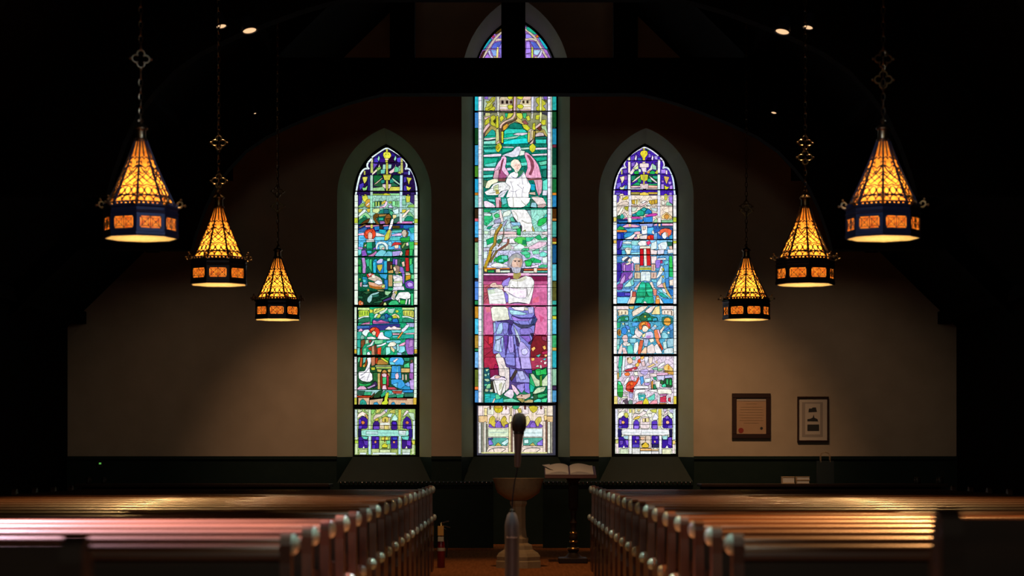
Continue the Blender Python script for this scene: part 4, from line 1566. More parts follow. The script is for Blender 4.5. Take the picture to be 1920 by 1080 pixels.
B 1035.4 1043.2 178-208:299 210-240:142 242-272:28a 272-278:623 278-310:043 310-334:386 336-362:163 362-367:c72 367-389:27a 392-410:420 410-415:b73 416-445:4a9 447-454:731 454-458:cb4 460-494:158 496-527:5bc 528-564:552 564-572:3a9 575-592:4a8 593-599:cc3 599-627:5bd 628-652:3a6 652-658:ca4 658-690:2ab 692-723:8b9 724-731:324 732-754:48b 112-140:2ab 140-176:163
X 555 0.8 897-903.4 190,226,243,262,281,290,318,345,372,404,431,452,480,505,530,556,600,622,650,690,735
X 555 0.8 1026.6-1032.6 186,232,250,281,320,352,375,402,430,461,490,520,548,600,640,668,700,731
"""
GL_RIGHT = r"""
T 1112 268 10
K 42a 360,1100 385,900 420,740 480,560 520,440 620,320 700,230 960,55 1250,250 1340,350 1360,450 1480,560 1530,800 1560,1100
F 97d 850,130 930,70 930,110 880,150
F 152 990,90 1060,120 1020,160
F 42a 820,160 900,140 890,260 820,200
F 64c 710,260 780,230 770,330 710,330
F 46b 840,270 900,280 920,330 840,330
F 86c 1040,200 1080,200 1090,260 1040,270
F 317 1030,280 1090,280 1090,330 1000,330
F a9e 1150,240 1210,240 1210,310 1160,300
F 86c 720,370 790,350 780,420 720,450
F 437 1170,360 1220,360 1220,470 1180,450
F 2a4 770,540 830,510 870,540 850,580 780,580
F 153 720,600 900,590 900,640 720,740
F 286 720,610 800,610 790,680 720,700
F 295 840,650 900,650 900,740 840,730
F 2a6 730,790 830,730 890,760 890,790
F 153 1020,600 1210,600 1210,740 1010,740
F 2a5 1070,540 1120,510 1170,540 1160,580 1060,580
F 3a8 1120,610 1210,620 1200,680 1130,650
F 3a7 1020,670 1090,660 1100,740 1020,720
F 2a6 1050,760 1200,760 1200,790 1050,790
F 76d 440,760 520,730 530,800 450,860
F 85c 590,610 640,610 640,690 590,690
F 64b 560,500 640,500 640,560 580,570
F 58c 580,800 640,790 640,860 580,860
F a8e 1280,500 1360,490 1360,560 1280,570
F a8e 1410,720 1470,720 1470,770 1420,770
F b8e 1440,800 1490,790 1490,860 1440,860
F 96c 1280,700 1330,700 1330,740 1290,740
F b9e 1280,770 1330,770 1330,860 1280,860
F 65b 430,930 520,930 490,1080 430,1080
F 97d 1430,930 1480,930 1480,1080 1430,1080
F dc3 880,200 900,150 960,130 1020,150 1030,210 980,270 980,330 930,330 930,280
N 753 915,180 935,175 930,195
N 753 980,170 1000,180 990,195
L bb4 40 955,60 955,130
F ede 805,210 825,260 810,330 780,300
F ede 1115,220 1135,270 1120,330 1095,300
F edb 930,350 980,350 980,400 930,400
F edd 880,380 1040,380 1040,450 980,460 930,460 880,450
F dcd 900,460 1000,460 1000,540 940,550
F bdc 850,480 900,490 900,540 860,550
F edd 690,560 790,410 810,360 850,400 800,480 740,580 690,580
F cd9 760,480 850,410 850,480 800,500
F eee 1000,540 1070,470 1110,360 1120,480 1040,550
F adb 1110,380 1180,430 1190,500 1120,490
F d94 1030,530 1070,510 1060,560 1010,570
F cc4 1160,560 1200,500 1230,530 1210,580
F cc3 890,590 1030,590 1020,690 960,720 900,680
F dcc 880,760 1040,760 1040,860 880,860
L cb5 30 955,540 955,780
F edc 720,740 830,640 880,610 880,640 780,720
F edd 1050,610 1120,660 1200,730 1190,750 1100,690
F dbb 720,800 890,800 890,830 720,840
F eee 690,850 930,850 930,880 690,880
F eba 1050,790 1200,800 1200,840 1040,840
F edd 1000,850 1200,850 1200,880 1000,880
F a94 720,920 880,920 880,960 720,960
F dcb 720,970 890,970 890,1010 720,1010
F ca4 1040,920 1200,920 1200,960 1040,960
F dcb 1040,975 1200,975 1200,1010 1040,1010
F ec5 880,940 960,920 1040,940 1040,990 960,1030 890,990
F eee 720,1020 930,1010 950,1080 720,1080
F eed 990,1020 1200,1020 1200,1080 990,1080
F edb 500,640 590,620 580,690 540,760 530,700
F cda 500,820 550,830 600,780 580,860 520,880
F edb 500,960 560,950 590,990 560,1070 520,1040
F db6 1330,620 1430,640 1400,710 1380,770 1350,700
F cc3 1340,790 1390,820 1430,820 1390,870 1350,870
F cc3 1330,970 1370,950 1410,990 1380,1080 1340,1050
F cb3 560,1060 600,1010 650,1000 640,1080
L cc6 26 540,500 540,590
L edd 30 1380,510 1380,590
L dda 44 675,250 680,330
L edc 44 680,350 680,560
L eee 50 680,580 680,1100
L eee 46 1240,310 1235,560
L dee 50 1235,580 1235,1100
L dde 36 370,1080 395,880 430,700 470,570 520,490 560,460 620,460
L dde 32 620,470 580,410 600,330 680,250
L dde 28 680,240 830,140 950,65 1090,130 1230,240
L dde 30 1260,270 1320,340 1340,420 1310,460
L cde 34 1300,470 1370,450 1430,490 1480,590 1510,720 1525,880 1545,1080
T 1112 366 10
K edc 440,0 1490,0 1490,520 440,520
F 65b 440,0 500,20 480,110 440,150
F 97d 1420,20 1490,20 1490,160 1430,120
F cb3 560,60 620,20 660,30 650,70 570,90
F edb 510,20 560,0 550,90 520,60
F cc4 1340,20 1400,20 1380,90 1350,90
F dcb 470,180 540,130 620,110 660,140 640,180 480,190
F bb3 400,230 430,200 430,270 400,260
F bb3 590,220 660,210 650,290 600,260
F ca3 730,90 870,80 840,160 740,160
L eec 26 800,90 800,170
L eec 24 850,80 840,170
F ca3 1050,100 1200,80 1200,150 1080,170
L 863 16 1100,100 1110,180
L 863 16 1150,90 1150,170
F ecc 830,200 920,170 1030,110 980,170 890,220
F eee 900,130 960,100 1000,110 940,160
F dee 1000,190 1050,150 1100,190
F dba 730,190 820,180 820,210 730,210
F cdc 730,230 830,230 800,290 730,310
F bcc 1080,240 1200,240 1190,310 1120,290
F eed 1290,90 1350,130 1340,180 1290,180
F 8ca 1370,160 1400,120 1480,170 1480,190 1380,190
F eed 450,380 530,230 570,240 540,310 460,410
F edd 570,330 600,320 650,400 630,430
F 3a9 500,410 545,340 590,410 550,440 510,440
F 253 450,390 500,370 510,440 450,460
F 297 730,370 800,330 880,270 950,220 1000,240 1060,260 1110,310 1100,350 960,350 960,390 730,400
F 2b9 810,340 860,280 940,290 950,370 840,380
F 27b 980,310 1030,250 1100,300 1090,340 990,350
F 3aa 900,260 960,230 1000,260 960,310
F 28a 740,350 800,350 800,380 740,390
F c4a 990,380 1100,340 1190,340 1200,370 1150,390 1000,400
F c4a 730,400 850,400 920,430 850,440 720,440
F c5a 590,430 640,420 640,460 600,460
F 27c 720,460 930,450 920,500 730,510
F 38d 940,420 1110,400 1110,500 960,500
F 137 450,450 640,450 640,510 450,510
F 38c 480,490 640,480 640,510 480,510
F ec8 1290,380 1380,310 1480,400 1480,440 1290,440
F d94 1330,390 1380,345 1430,390 1390,450 1350,430
F 9c9 1140,480 1200,430 1200,510 1140,510
F 7b8 1290,470 1490,460 1490,510 1290,510
K 36b 440,530 1490,530 1490,830 440,830
F 9ae 880,540 1120,530 1100,590 900,580
F eac 560,590 640,540 780,550 880,580 800,600 580,600
F eac 1140,550 1200,530 1200,570 1140,570
F eac 1300,530 1490,530 1490,570 1300,570
F 357 1250,580 1490,575 1490,620 1250,620
F 5bd 600,630 800,610 900,620 900,670 760,690 640,680
F 39c 580,750 640,700 780,690 700,770 600,800
F 5be 1010,620 1130,600 1140,720 1010,720
F 2a5 450,630 500,580 560,600 600,640 450,650
F d83 450,650 630,655 620,690 450,690
F 13a 440,700 580,700 570,820 440,820
F 35c 460,720 520,720 520,820 460,820
F fbc 770,700 820,680 880,680 880,730 790,730
F eee 590,820 700,770 770,720 800,740 740,820
F edb 820,740 920,720 900,800 830,820
F fff 910,580 1010,570 1010,720 920,730
F cba 930,590 990,590 980,640 940,650
F edd 880,760 1010,740 1010,820 890,830
F fbc 770,790 820,770 830,820 770,830
F d22 1010,790 1050,740 1140,750 1150,830 1130,890 1060,900 1010,830
F f52 1020,770 1060,750 1080,820 1040,830
F e64 1220,700 1270,640 1350,620 1430,630 1480,660 1460,740 1420,800 1400,720 1340,690 1280,720 1270,770
F eef 1290,740 1340,690 1390,710 1390,770 1350,820 1310,800
N b97 1360,690 1400,710 1400,780 1370,770
F fbc 1210,690 1260,680 1240,730
F 7ad 1140,720 1200,700 1200,830 1140,830
F eee 1100,690 1130,650 1150,720 1120,730
F 39c 1430,760 1490,740 1490,820 1430,820
K 8cf 440,840 1490,840 1490,1080 440,1080
F 329 440,840 560,840 540,960 500,1040 440,1000
F 76e 510,860 560,850 530,950 490,1000
F dee 570,880 640,860 740,880 740,910 570,910
F 6cc 560,940 720,930 720,1000 560,980
F 9dd 720,860 850,850 840,940 730,930
F eee 580,1020 640,980 720,1000 720,1060 640,1080 590,1080
N ba9 650,1000 690,1000 680,1060
F eee 840,900 900,850 1000,860 1000,940 880,950
F e47 1000,880 1060,850 1080,900 1030,940
F eed 890,960 1060,950 1070,1000 880,1000
F c12 880,1005 940,1005 940,1080 880,1080
F eed 950,1000 990,1000 990,1080 945,1080
F d32 1000,1000 1070,1000 1080,1080 1000,1080
F dee 1100,900 1190,860 1190,1000 1080,1020
F dee 1210,930 1290,880 1380,870 1400,950 1330,1080 1210,1080 1230,990
L a9b 12 1260,930 1300,1040
F 265 1390,870 1480,880 1480,960 1400,950
F dba 1420,960 1480,950 1490,1030 1440,1010
F 9cf 440,1020 560,1000 580,1080 440,1080
F eee 1400,1040 1490,1020 1490,1080 1410,1080
L dde 48 695,0 695,380
L eee 56 690,420 690,510
L ec8 40 690,540 690,590
L dde 50 1235,0 1235,400
L eee 56 1245,420 1245,520
L ec8 40 1245,535 1245,580
T 1112 468 10
K 6ad 440,0 1500,0 1500,1010 440,1010
F 229 440,0 540,0 530,90 440,90
F 5bd 540,20 600,10 600,90 540,90
F 9de 720,60 870,50 870,90 720,90
F eed 600,0 710,0 690,80 640,90
F edd 1080,0 1200,20 1190,90 1090,90
F dde 1210,10 1330,0 1320,80 1220,90
F 6ad 1340,10 1400,20 1390,90 1330,90
F eee 1400,0 1500,0 1500,60 1410,70
F c12 880,0 945,0 945,300 880,300
F eed 950,0 995,0 1010,300 960,300
F c22 1000,0 1070,0 1085,300 1010,300
F 48c 440,130 550,130 530,240 440,230
F eee 540,170 600,130 660,130 640,190 560,220
F edc 640,170 690,150 720,210 690,240 650,220
F eee 730,130 870,130 870,260 770,260 710,200
F 446 580,210 660,140 690,150 620,230
F edd 1090,130 1190,130 1190,260 1100,260
F 329 440,250 520,250 540,420 480,600 440,620
F 85b 530,250 600,240 700,250 760,240 770,390 700,410 540,410
F c9d 570,290 600,270 600,400 570,400
F c9d 720,250 760,260 760,400 720,390
F edc 600,270 690,230 710,260 640,290
F 74a 540,420 740,420 700,540 560,640 500,600
F c9d 540,540 600,470 600,560 530,680 480,680
F c9d 660,520 740,420 740,500 690,560
F 849 440,700 480,640 560,650 540,740 470,760
F bed 570,700 620,650 700,570 760,510 770,640 740,680 640,700
F 7cc 700,600 740,540 770,640 730,680
F ca8 790,280 870,280 870,400 790,400
F cb9 780,430 880,430 880,540 780,540
L 854 14 820,290 820,390
L 854 14 820,450 820,530
F cc9 880,320 1085,320 1085,345 880,345
F cc4 880,350 1085,350 1085,380 880,380
F dba 1095,280 1165,280 1165,400 1095,400
F dba 1090,430 1190,430 1180,540 1090,540
L 854 14 1130,290 1130,390
L 854 14 1130,450 1130,520
F dee 890,410 1080,410 1080,560 1060,600 960,580 890,600
L bcd 14 900,480 1070,470
L bcd 14 980,420 980,560
F 8cd 770,560 880,560 880,590 770,600
F 7cd 1090,560 1190,560 1180,620 1110,600
F 97d 1170,220 1240,150 1280,200 1240,340 1180,340
F eee 1200,170 1280,160 1360,160 1360,190 1210,190
F a36 1260,210 1300,200 1300,260 1260,250
F 6cd 1330,220 1420,210 1400,270 1340,290
F 5ad 1310,290 1420,280 1420,540 1360,560 1340,400
F eee 1190,520 1240,400 1280,300 1300,340 1330,380 1280,460 1210,530
F cc4 1280,360 1330,350 1320,410
F dee 1200,620 1260,520 1290,480 1280,640 1200,690
F cb4 1290,490 1330,490 1320,550
F 3c5 1430,130 1480,130 1490,330 1430,330
F 2b6 1430,350 1490,350 1500,510 1430,500
F 48c 1350,560 1420,540 1420,700 1370,700
F edc 1430,580 1500,560 1500,670 1440,670
F ebc 1200,700 1300,630 1340,650 1310,710
F db7 1310,650 1350,620 1380,740 1440,840 1480,910 1440,920 1350,780
F 137 1430,690 1500,690 1500,730 1430,720
F 27c 1410,760 1500,750 1500,860 1450,850
F 7cd 1210,760 1280,740 1430,890 1460,920 1400,910
F 2a9 1230,830 1290,810 1400,900 1300,890
F eef 1290,740 1340,730 1380,820 1320,800
F ecc 780,720 880,610 900,620 860,740 780,760
F edc 1060,620 1110,610 1140,700 1180,740 1120,740
F 7ae 540,740 720,740 680,790 550,780
F 33a 450,800 700,800 690,880 450,880
F 65c 600,810 700,810 700,860 600,860
F 7cf 450,890 690,890 640,1010 450,1010
F eee 700,790 730,760 760,880 700,1010 640,1010 700,880
F b54 740,790 800,790 800,880 730,880
F fca 720,890 800,890 770,1010 680,1010
F 2b8 830,740 890,620 940,600 960,620 1050,620 1110,740 1120,870 1150,1010 780,1010 820,880
F 3ca 880,650 990,640 980,730 870,740
F 2a7 820,810 980,800 980,870 820,870
F 174 980,870 1000,800 1040,870
F 4da 990,750 1110,740 1110,790 1000,790
F 3ca 830,910 960,900 900,1000 800,1000
L 264 14 980,640 990,800
L 264 12 830,740 1120,740
L 264 12 820,890 1130,880
F d87 1120,750 1190,750 1190,860 1140,860
F e94 1180,880 1220,860 1240,900 1250,1010 1170,1010
F eda 1190,900 1240,900 1240,930 1190,930
F eee 1240,900 1270,930 1320,1010 1260,1010
F edd 940,1000 970,960 1010,1010
F 39d 1280,920 1500,920 1500,1010 1320,1010
T 1112 566 10
K 5ac 450,70 1510,70 1510,980 450,980
F edd 450,80 660,80 660,140 450,140
F edb 455,150 660,150 660,250 560,240 470,270
L 654 16 480,180 480,250
L 654 16 540,180 540,230
L 654 16 610,180 610,230
F cb6 670,90 770,80 750,140 690,130
F edc 730,190 790,140 920,80 1040,75 960,150 850,230 740,280
F edd 980,180 1050,100 1150,75 1160,110 1080,200 1040,210
F ed9 1170,100 1240,80 1250,230 1100,230
L 443 12 730,180 900,80
L 443 12 950,180 1060,100
L 443 12 1080,210 1160,100
F edd 1290,75 1500,75 1500,140 1290,140
F edc 1290,150 1505,150 1505,270 1400,240 1290,240
L 654 16 1340,170 1340,220
L 654 16 1400,170 1400,220
L 654 20 1470,170 1475,250
F 285 450,360 500,290 560,270 660,270 660,360
F 4ba 460,370 480,320 520,320 520,360
F 5bb 590,330 610,290 660,290 660,350
F 275 730,330 790,280 870,260 930,220 980,190 1040,220 1080,260 1130,280 1200,290 1220,360 730,370
F 264 870,290 920,240 1060,250 1000,340 890,340
F 3bb 750,330 820,300 840,350 750,370
F 2a9 1020,300 1080,290 1100,350 1020,350
F 3ac 1120,310 1190,300 1200,350 1120,360
F 276 1290,290 1400,270 1490,300 1490,440 1320,440 1290,380
F dc4 950,270 980,255 1000,280 970,300
F ea4 1330,350 1350,310 1410,300 1450,330 1450,400 1420,440 1370,440 1330,400
F b82 1330,370 1450,370 1450,385 1330,385
F 2a7 450,390 520,390 500,480 450,490
F dda 545,400 570,390 585,420 560,440
F 7bd 600,390 660,390 650,440 600,430
F 5ae 730,400 860,380 830,450 740,460
F 38d 540,500 600,470 640,540 600,610 540,590
F 58d 600,440 660,450 700,500 640,520
F 3ac 690,480 770,480 770,610 710,610
F dee 655,530 685,530 690,560 660,570
F 5be 640,590 720,600 720,650 650,650
F b83 460,540 490,510 520,540 520,620 490,640 460,610
N 632 480,550 500,540 500,610 480,610
F e73 850,460 880,390 950,360 1040,380 1080,430 1070,500 1030,510 1000,440 930,440 910,520 870,530
F fa4 900,400 950,380 990,400 940,430 900,460
F e56 1020,390 1070,430 1050,480 1020,430
F edc 920,510 940,460 990,450 1040,500 1000,560 940,560
F edd 780,560 830,480 850,540 900,570 930,600 850,690 800,640
F eee 720,670 800,610 830,660 940,700 930,720 820,690
F cce 960,580 1090,550 1130,600 1130,680 960,690 900,680
N b8c 1000,640 1080,630 1060,690 1000,690
F eea 920,620 980,590 970,650 930,670
F 9bd 1080,500 1150,430 1200,470 1130,540
F eed 1140,440 1170,430 1190,460 1150,480
F e85 1140,540 1190,510 1240,560 1260,640 1230,720 1300,840 1300,900 1260,870 1180,740 1150,640
F d42 1240,800 1270,790 1310,880 1290,920
F fbc 1200,530 1230,520 1270,650 1250,690
F edc 1250,540 1330,450 1340,480 1270,600
F 48d 1320,540 1400,470 1440,490 1380,540
F 59d 1420,450 1490,400 1500,520 1450,540
F 9de 1290,590 1340,570 1400,620 1400,680 1290,680
F eed 1390,570 1420,555 1440,590 1400,600
F 37a 1440,560 1500,520 1500,680 1440,670
F 9cc 450,700 500,690 490,800 450,830
F 7dc 440,820 480,800 500,860 460,920
F ecc 540,680 570,630 630,620 650,680 640,740 580,750
F 8cd 680,690 800,680 800,770 700,770
F edd 560,770 620,740 680,780 620,830 570,820
F 5cb 640,830 700,780 740,830 760,970 640,970
F dfe 620,800 690,770 690,820 640,830
F edd 460,970 500,850 540,780 550,860 530,970
F ecc 550,860 600,860 640,970 560,970
F dee 770,790 840,750 850,880 800,970 760,960
F d64 880,730 940,730 920,850 890,970 840,970 850,860
F bce 950,700 1040,710 1010,830 960,830
F eed 1050,700 1130,690 1140,740 1080,770
F fca 890,960 960,860 1000,850 1000,970
F edd 1010,840 1110,780 1170,860 1160,970 1010,970
F eee 1140,830 1200,780 1260,890 1300,970 1170,970
F cee 1310,760 1370,740 1380,880 1320,880
F eee 1350,710 1370,700 1380,720 1360,740
F 9cd 1390,700 1500,690 1500,830 1400,850
F dee 1330,900 1390,870 1500,860 1500,970 1320,970
T 1112 662 10
K dcd 450,60 1510,60 1510,960 450,960
F 3b9 490,70 550,60 540,220 510,300 470,280
F dee 560,70 600,70 590,300 540,380
F 5cb 480,280 530,280 520,440 490,440
F b95 450,370 490,380 480,490 450,480
F eca 640,110 690,80 730,120 740,180 680,200 650,180
N 864 630,90 680,80 660,120 640,150
F 6cb 740,80 800,70 780,130 740,120
F eef 590,260 660,220 740,220 740,280 600,300
F b34 600,320 700,290 790,260 830,280 740,340 610,350
F e73 590,380 660,360 690,400 660,430 600,420
F fbc 720,310 760,290 780,320 740,340
F fb5 890,70 960,60 930,120 890,110
F e52 840,130 880,110 890,180 830,200
F eb5 790,220 850,170 860,240 810,260
F ecc 900,170 960,150 980,240 930,250
F dde 960,70 1040,70 1020,170 980,210
F edc 1040,90 1120,70 1100,190 1050,200
F ec8 1010,260 1130,200 1160,220 1060,270
F ec9 1170,180 1190,130 1210,190
F eee 1200,270 1260,200 1340,170 1340,210 1250,270
F 8ca 1100,290 1200,260 1200,320 1130,310
F 9c9 1210,300 1310,290 1290,330 1220,340
F ec7 1320,250 1400,200 1440,240 1500,300 1490,340 1330,330
N c82 1400,240 1430,240 1430,310 1400,310
F c94 1320,340 1510,340 1500,410 1400,390
F cbe 880,330 1000,300 1040,340 980,420 900,380
F b9d 1060,330 1140,320 1130,370 1060,370
F edd 1070,390 1190,380 1190,440 1070,440
F ebd 1200,380 1300,370 1390,370 1400,410 1200,420
F eed 760,360 830,350 840,420 780,420
F eee 570,600 620,480 680,450 660,530 600,600
F ebd 700,430 760,430 770,500 720,520
F d42 660,540 720,520 800,540 850,430 860,480 830,560 760,640 750,740 660,720 610,690 620,600
F f73 690,560 740,540 750,600 700,600
F e54 620,640 690,590 690,680 640,690
F a12 700,690 760,650 750,740 700,730
F 5ae 880,450 940,440 950,540 900,600
F dee 950,490 1080,470 1060,540 980,560
F cae 960,560 1060,560 1040,610 970,600
F dab 1110,520 1120,510 1130,640 1090,680 1080,560
F d94 1090,540 1125,520 1120,660 1095,660
F 2a7 1120,460 1180,450 1190,520 1140,490
F 285 1130,600 1190,580 1190,690 1130,690
F cce 1200,430 1330,430 1320,520 1210,500
F bbe 1350,420 1480,420 1480,480 1350,470
F 243 1340,480 1480,460 1490,650 1280,640 1290,560
F 3a6 1370,490 1410,490 1410,590 1370,590
F 2a5 1430,510 1470,490 1470,600 1430,600
F 4da 1290,600 1350,570 1370,630 1300,640
F 263 1270,500 1320,530 1300,590 1260,570
F eee 1150,540 1250,530 1250,640 1190,650
F 3b5 460,520 510,530 560,620 560,800 480,820 450,740
F 5da 460,540 510,540 540,610 480,590
F 283 460,740 560,740 540,840 470,810
F eee 770,640 830,610 1020,620 1030,660 780,670
F eee 780,690 980,680 970,740 850,740 790,900 765,900
L eee 24 990,740 980,800
L eee 22 1050,760 1030,820
L eee 22 820,780 830,870
F 8cc 840,760 970,760 960,790 860,790
F 3bb 850,790 980,790 950,880 860,880
F dfe 870,840 950,820 930,860
F eee 1030,700 1190,680 1190,740 1080,720
F 6cb 1020,840 1100,800 1150,760 1150,870 1060,890
F eed 1200,680 1340,670 1460,680 1480,740 1460,780 1380,760 1220,770
L eee 28 1230,770 1225,930
L eee 26 1400,780 1380,900
L eee 26 1460,790 1470,930
F b7a 1260,770 1380,770 1370,800 1260,800
F c35 1260,830 1360,810 1370,920 1260,920
F b34 1410,850 1450,830 1450,920 1410,900
F ccb 480,900 550,820 640,810 640,850 540,860 510,950
F ccb 590,730 640,740 650,780 590,770
F aad 670,750 750,760 730,850 680,830
F 545 560,890 640,860 660,960 560,960
F 798 660,920 680,880 730,890 740,950 670,970
F eee 540,960 570,910 600,960
F e88 770,960 850,910 920,900 920,960
F e9a 1050,960 1110,900 1190,880 1200,950
F dc3 930,970 950,890 985,840 1030,900 1040,970
F b73 1250,940 1380,940 1370,970 1250,970
F eed 1360,970 1395,920 1420,970
T 1112 756 10
K ddc 410,100 1550,100 1550,950 410,950
F edd 460,130 560,110 500,170
F ecd 590,130 650,110 640,170
F eda 730,120 780,110 780,180 740,190
F ed9 820,120 900,110 850,160
F dde 940,130 1040,110 1000,160
F cc5 1070,130 1190,110 1180,180 1110,170
F dce 1310,110 1390,110 1340,170
F bbd 1420,130 1500,110 1500,200 1440,170
F eed 460,260 480,190 540,160 600,170 560,240 490,280
F cc5 580,190 640,180 660,250 620,280 590,240
F edd 740,270 780,190 860,210 930,150 1000,180 880,260 820,230 750,310
F ec5 770,280 830,250 880,240 860,290 760,310
F eee 1010,210 1090,190 1100,250 1060,270
F eef 1110,310 1140,230 1170,190 1220,260 1200,310
F edd 1310,240 1340,180 1400,130 1390,190
F dec 1400,210 1470,190 1500,260 1460,290
F 319 470,470 475,290 530,280 560,230 610,280 660,280 660,470
F 75c 490,310 540,310 530,400 490,400
F 54b 480,420 540,420 530,470 480,470
F fb6 535,340 570,330 595,360 570,390 540,380
F 53b 755,480 760,370 790,320 830,320 860,370 865,480
F 97e 770,420 855,420 850,480 770,480
F 53b 1090,480 1095,350 1130,325 1200,330 1210,480
F 86d 1120,410 1200,410 1200,480 1110,480
F 319 1300,470 1305,280 1350,270 1390,220 1440,270 1480,300 1490,470
F 75c 1350,250 1400,240 1430,290 1360,300
F 65c 1400,420 1480,410 1480,470 1400,470
F fb9 1370,335 1410,330 1430,370 1400,390 1365,380
F edd 880,290 950,250 1040,260 1070,330 1050,480 880,480
F ed9 930,290 1040,280 1040,350 930,350
L 543 24 978,280 978,350
L aaa 12 880,400 1050,400
F 319 475,630 660,630 660,830 480,830
F 64b 500,700 560,700 560,760 510,790
F 75c 600,690 660,690 660,800 620,780
F 115 470,490 530,490 530,620 470,630
F 319 730,610 870,610 870,835 730,835
F 75c 800,620 860,620 860,680 800,680
F 54b 740,770 860,770 860,830 740,830
F eb8 780,710 800,700 815,730 795,745
F 319 1095,610 1230,610 1230,835 1095,835
F 75c 1170,620 1210,620 1210,670 1170,670
F 225 1110,770 1220,770 1220,830 1110,830
F eb8 1140,710 1160,700 1175,730 1150,745
F 319 1290,640 1480,630 1480,840 1290,840
F 64c 1410,650 1470,640 1470,800 1400,760
F 114 1430,490 1480,490 1480,620 1430,620
F dcb 880,610 1080,610 1080,840 885,840
F eb9 890,640 960,640 950,690 890,680
L 643 16 985,620 980,720
F db3 910,790 980,730 1040,790 1030,830 920,830
N 331 900,770 940,740 960,750 910,800
N 331 1010,750 1040,760 1050,800 1020,770
F eb7 890,850 1080,850 1080,890 890,890
F eee 525,510 640,480 880,490 1420,490 1430,600 540,600
L bcc 12 560,550 850,550
L bcc 12 920,550 1380,550
L 888 10 910,500 890,600
F acd 560,620 660,610 650,680 590,670
F 9cc 1290,620 1400,610 1380,680 1310,680
F cdb 500,850 660,850 660,950 500,950
F ddd 740,850 870,850 870,950 740,950
F ec9 1095,860 1220,860 1220,890 1095,890
F ddd 1095,900 1220,900 1220,950 1095,950
F ddb 1300,860 1460,860 1450,950 1300,950
F eee 890,900 1080,900 1080,950 890,950
F eee 550,840 575,790 600,840
F eee 1350,840 1385,790 1410,840
L cc6 44 695,110 695,180
L eee 46 695,180 695,480
L eee 46 700,610 700,950
L dc5 60 1250,110 1250,430
L eee 46 1260,610 1260,950
L dde 46 435,110 440,640
L edd 46 450,740 455,940
F cc7 420,680 470,680 470,750 420,750
L dee 44 1520,120 1520,680
L edd 44 1510,760 1505,940
F ec7 1490,700 1540,710 1530,770 1490,770
T 0 0 1
F eee 1149.4,366 1156.2,366 1156.2,571 1149.6,571
F eee 1261.6,366 1268,366 1268.2,571 1262,571
F eee 1150,574 1156.4,574 1156.6,664 1150.2,664
F eee 1262.6,574 1268,574 1268.2,664 1262.6,664
F eee 1150.8,668 1156.6,668 1157,743 1151,743
F eee 1262.6,668 1268.2,668 1268,743 1262.6,743
F dc7 1151,743 1157.6,743 1157.6,758 1151,758
F dc4 1262.4,743 1268,743 1268,758 1262.4,758
X 777 0.7 1149.6-1156.4 378,389,395,407,417,421,432,442,450,460,475,490,495,508,514,529,541,555,560,580,602,617,622,635,650,680,696,702,715,722,728
X 777 0.7 1261.6-1268 377,390,407,412,417,432,450,455,467,480,499,510,520,540,553,560,595,610,622,630,649,660,683,702,719,728,736
F dc6 1150,408 1156,408 1156,416 1150,416
F bc4 1261.6,408 1268,408 1268,417 1261.6,417
F db5 1150,451 1156,451 1156,457 1150,457
F cc4 1261.8,452 1268,452 1268,457 1261.8,457
"""

SIDE_L_IN = (724, 62.5, 368, 270); SIDE_R_IN = (1209.3, 62.5, 366, 269); CEN_IN = (966.8, 79.5, 150, 32)
SIDE_L_OUT = (720.5, 88.5, 368, 240); SIDE_R_OUT = (1211.5, 89, 368, 240); CEN_OUT = (967, 101.5, 150, -8)
make_window(1, GL_LEFT, SIDE_L_IN, SIDE_L_OUT, [359.5, 482, 573.8, 666.6], [305.6, 329, 389.8, 421.5, 452, 513, 544.6, 605, 636.8, 698.6, 730.8, 797.5, 826], [(761.5, 6)], 0, 11)
make_window(2, GL_CENTER, CEN_IN, CEN_OUT, [210, 391, 574], [93, 150, 335, 440, 540, 629, 692], [(758, 4.5)], 0, 12)
make_window(3, GL_RIGHT, SIDE_R_IN, SIDE_R_OUT, [356.8, 478.6, 571.2, 665], [301.5, 328, 387.6, 418.2, 449.2, 509, 540.4, 603.2, 634.8, 696.6, 729.6, 796, 825], [(760, 4.8)], 0, 13)

# ------------------------------------------------------------------ room shell
WX = 6.25; YB = -34.0
EAVE_X, EAVE_Z, SL = 6.075, 3.225, .975
def roof_z(x): return EAVE_Z+(EAVE_X-abs(x))*SL
def rz0(x): return roof_z(x)
# far wall with three openings
def loop3(pts): return [Vector((p.x, p.z, 0)) for p in pts]
outer_loop = [Vector((-WX, 0, 0)), Vector((WX, 0, 0)), Vector((WX, rz0(WX), 0)), Vector((0, rz0(0), 0)), Vector((-WX, rz0(WX), 0))]
holes = []
for o in (SIDE_L_OUT, CEN_OUT, SIDE_R_OUT):
    pl = [(o[0]-o[1], 905)]+arch(*o, bottom=857)+[(o[0]+o[1], 905)]
    holes.append(loop3([P(x, y, WD) for x, y in pl]))
allp = outer_loop+[p for h in holes for p in h]
tris = tessellate_polygon([outer_loop]+holes)
mb = MB(); mb.mesh([(p.x, 0, p.y) for p in allp], [tuple(t) for t in tris])
struct(mb.build('wall_back', M['plaster'], fix=True))
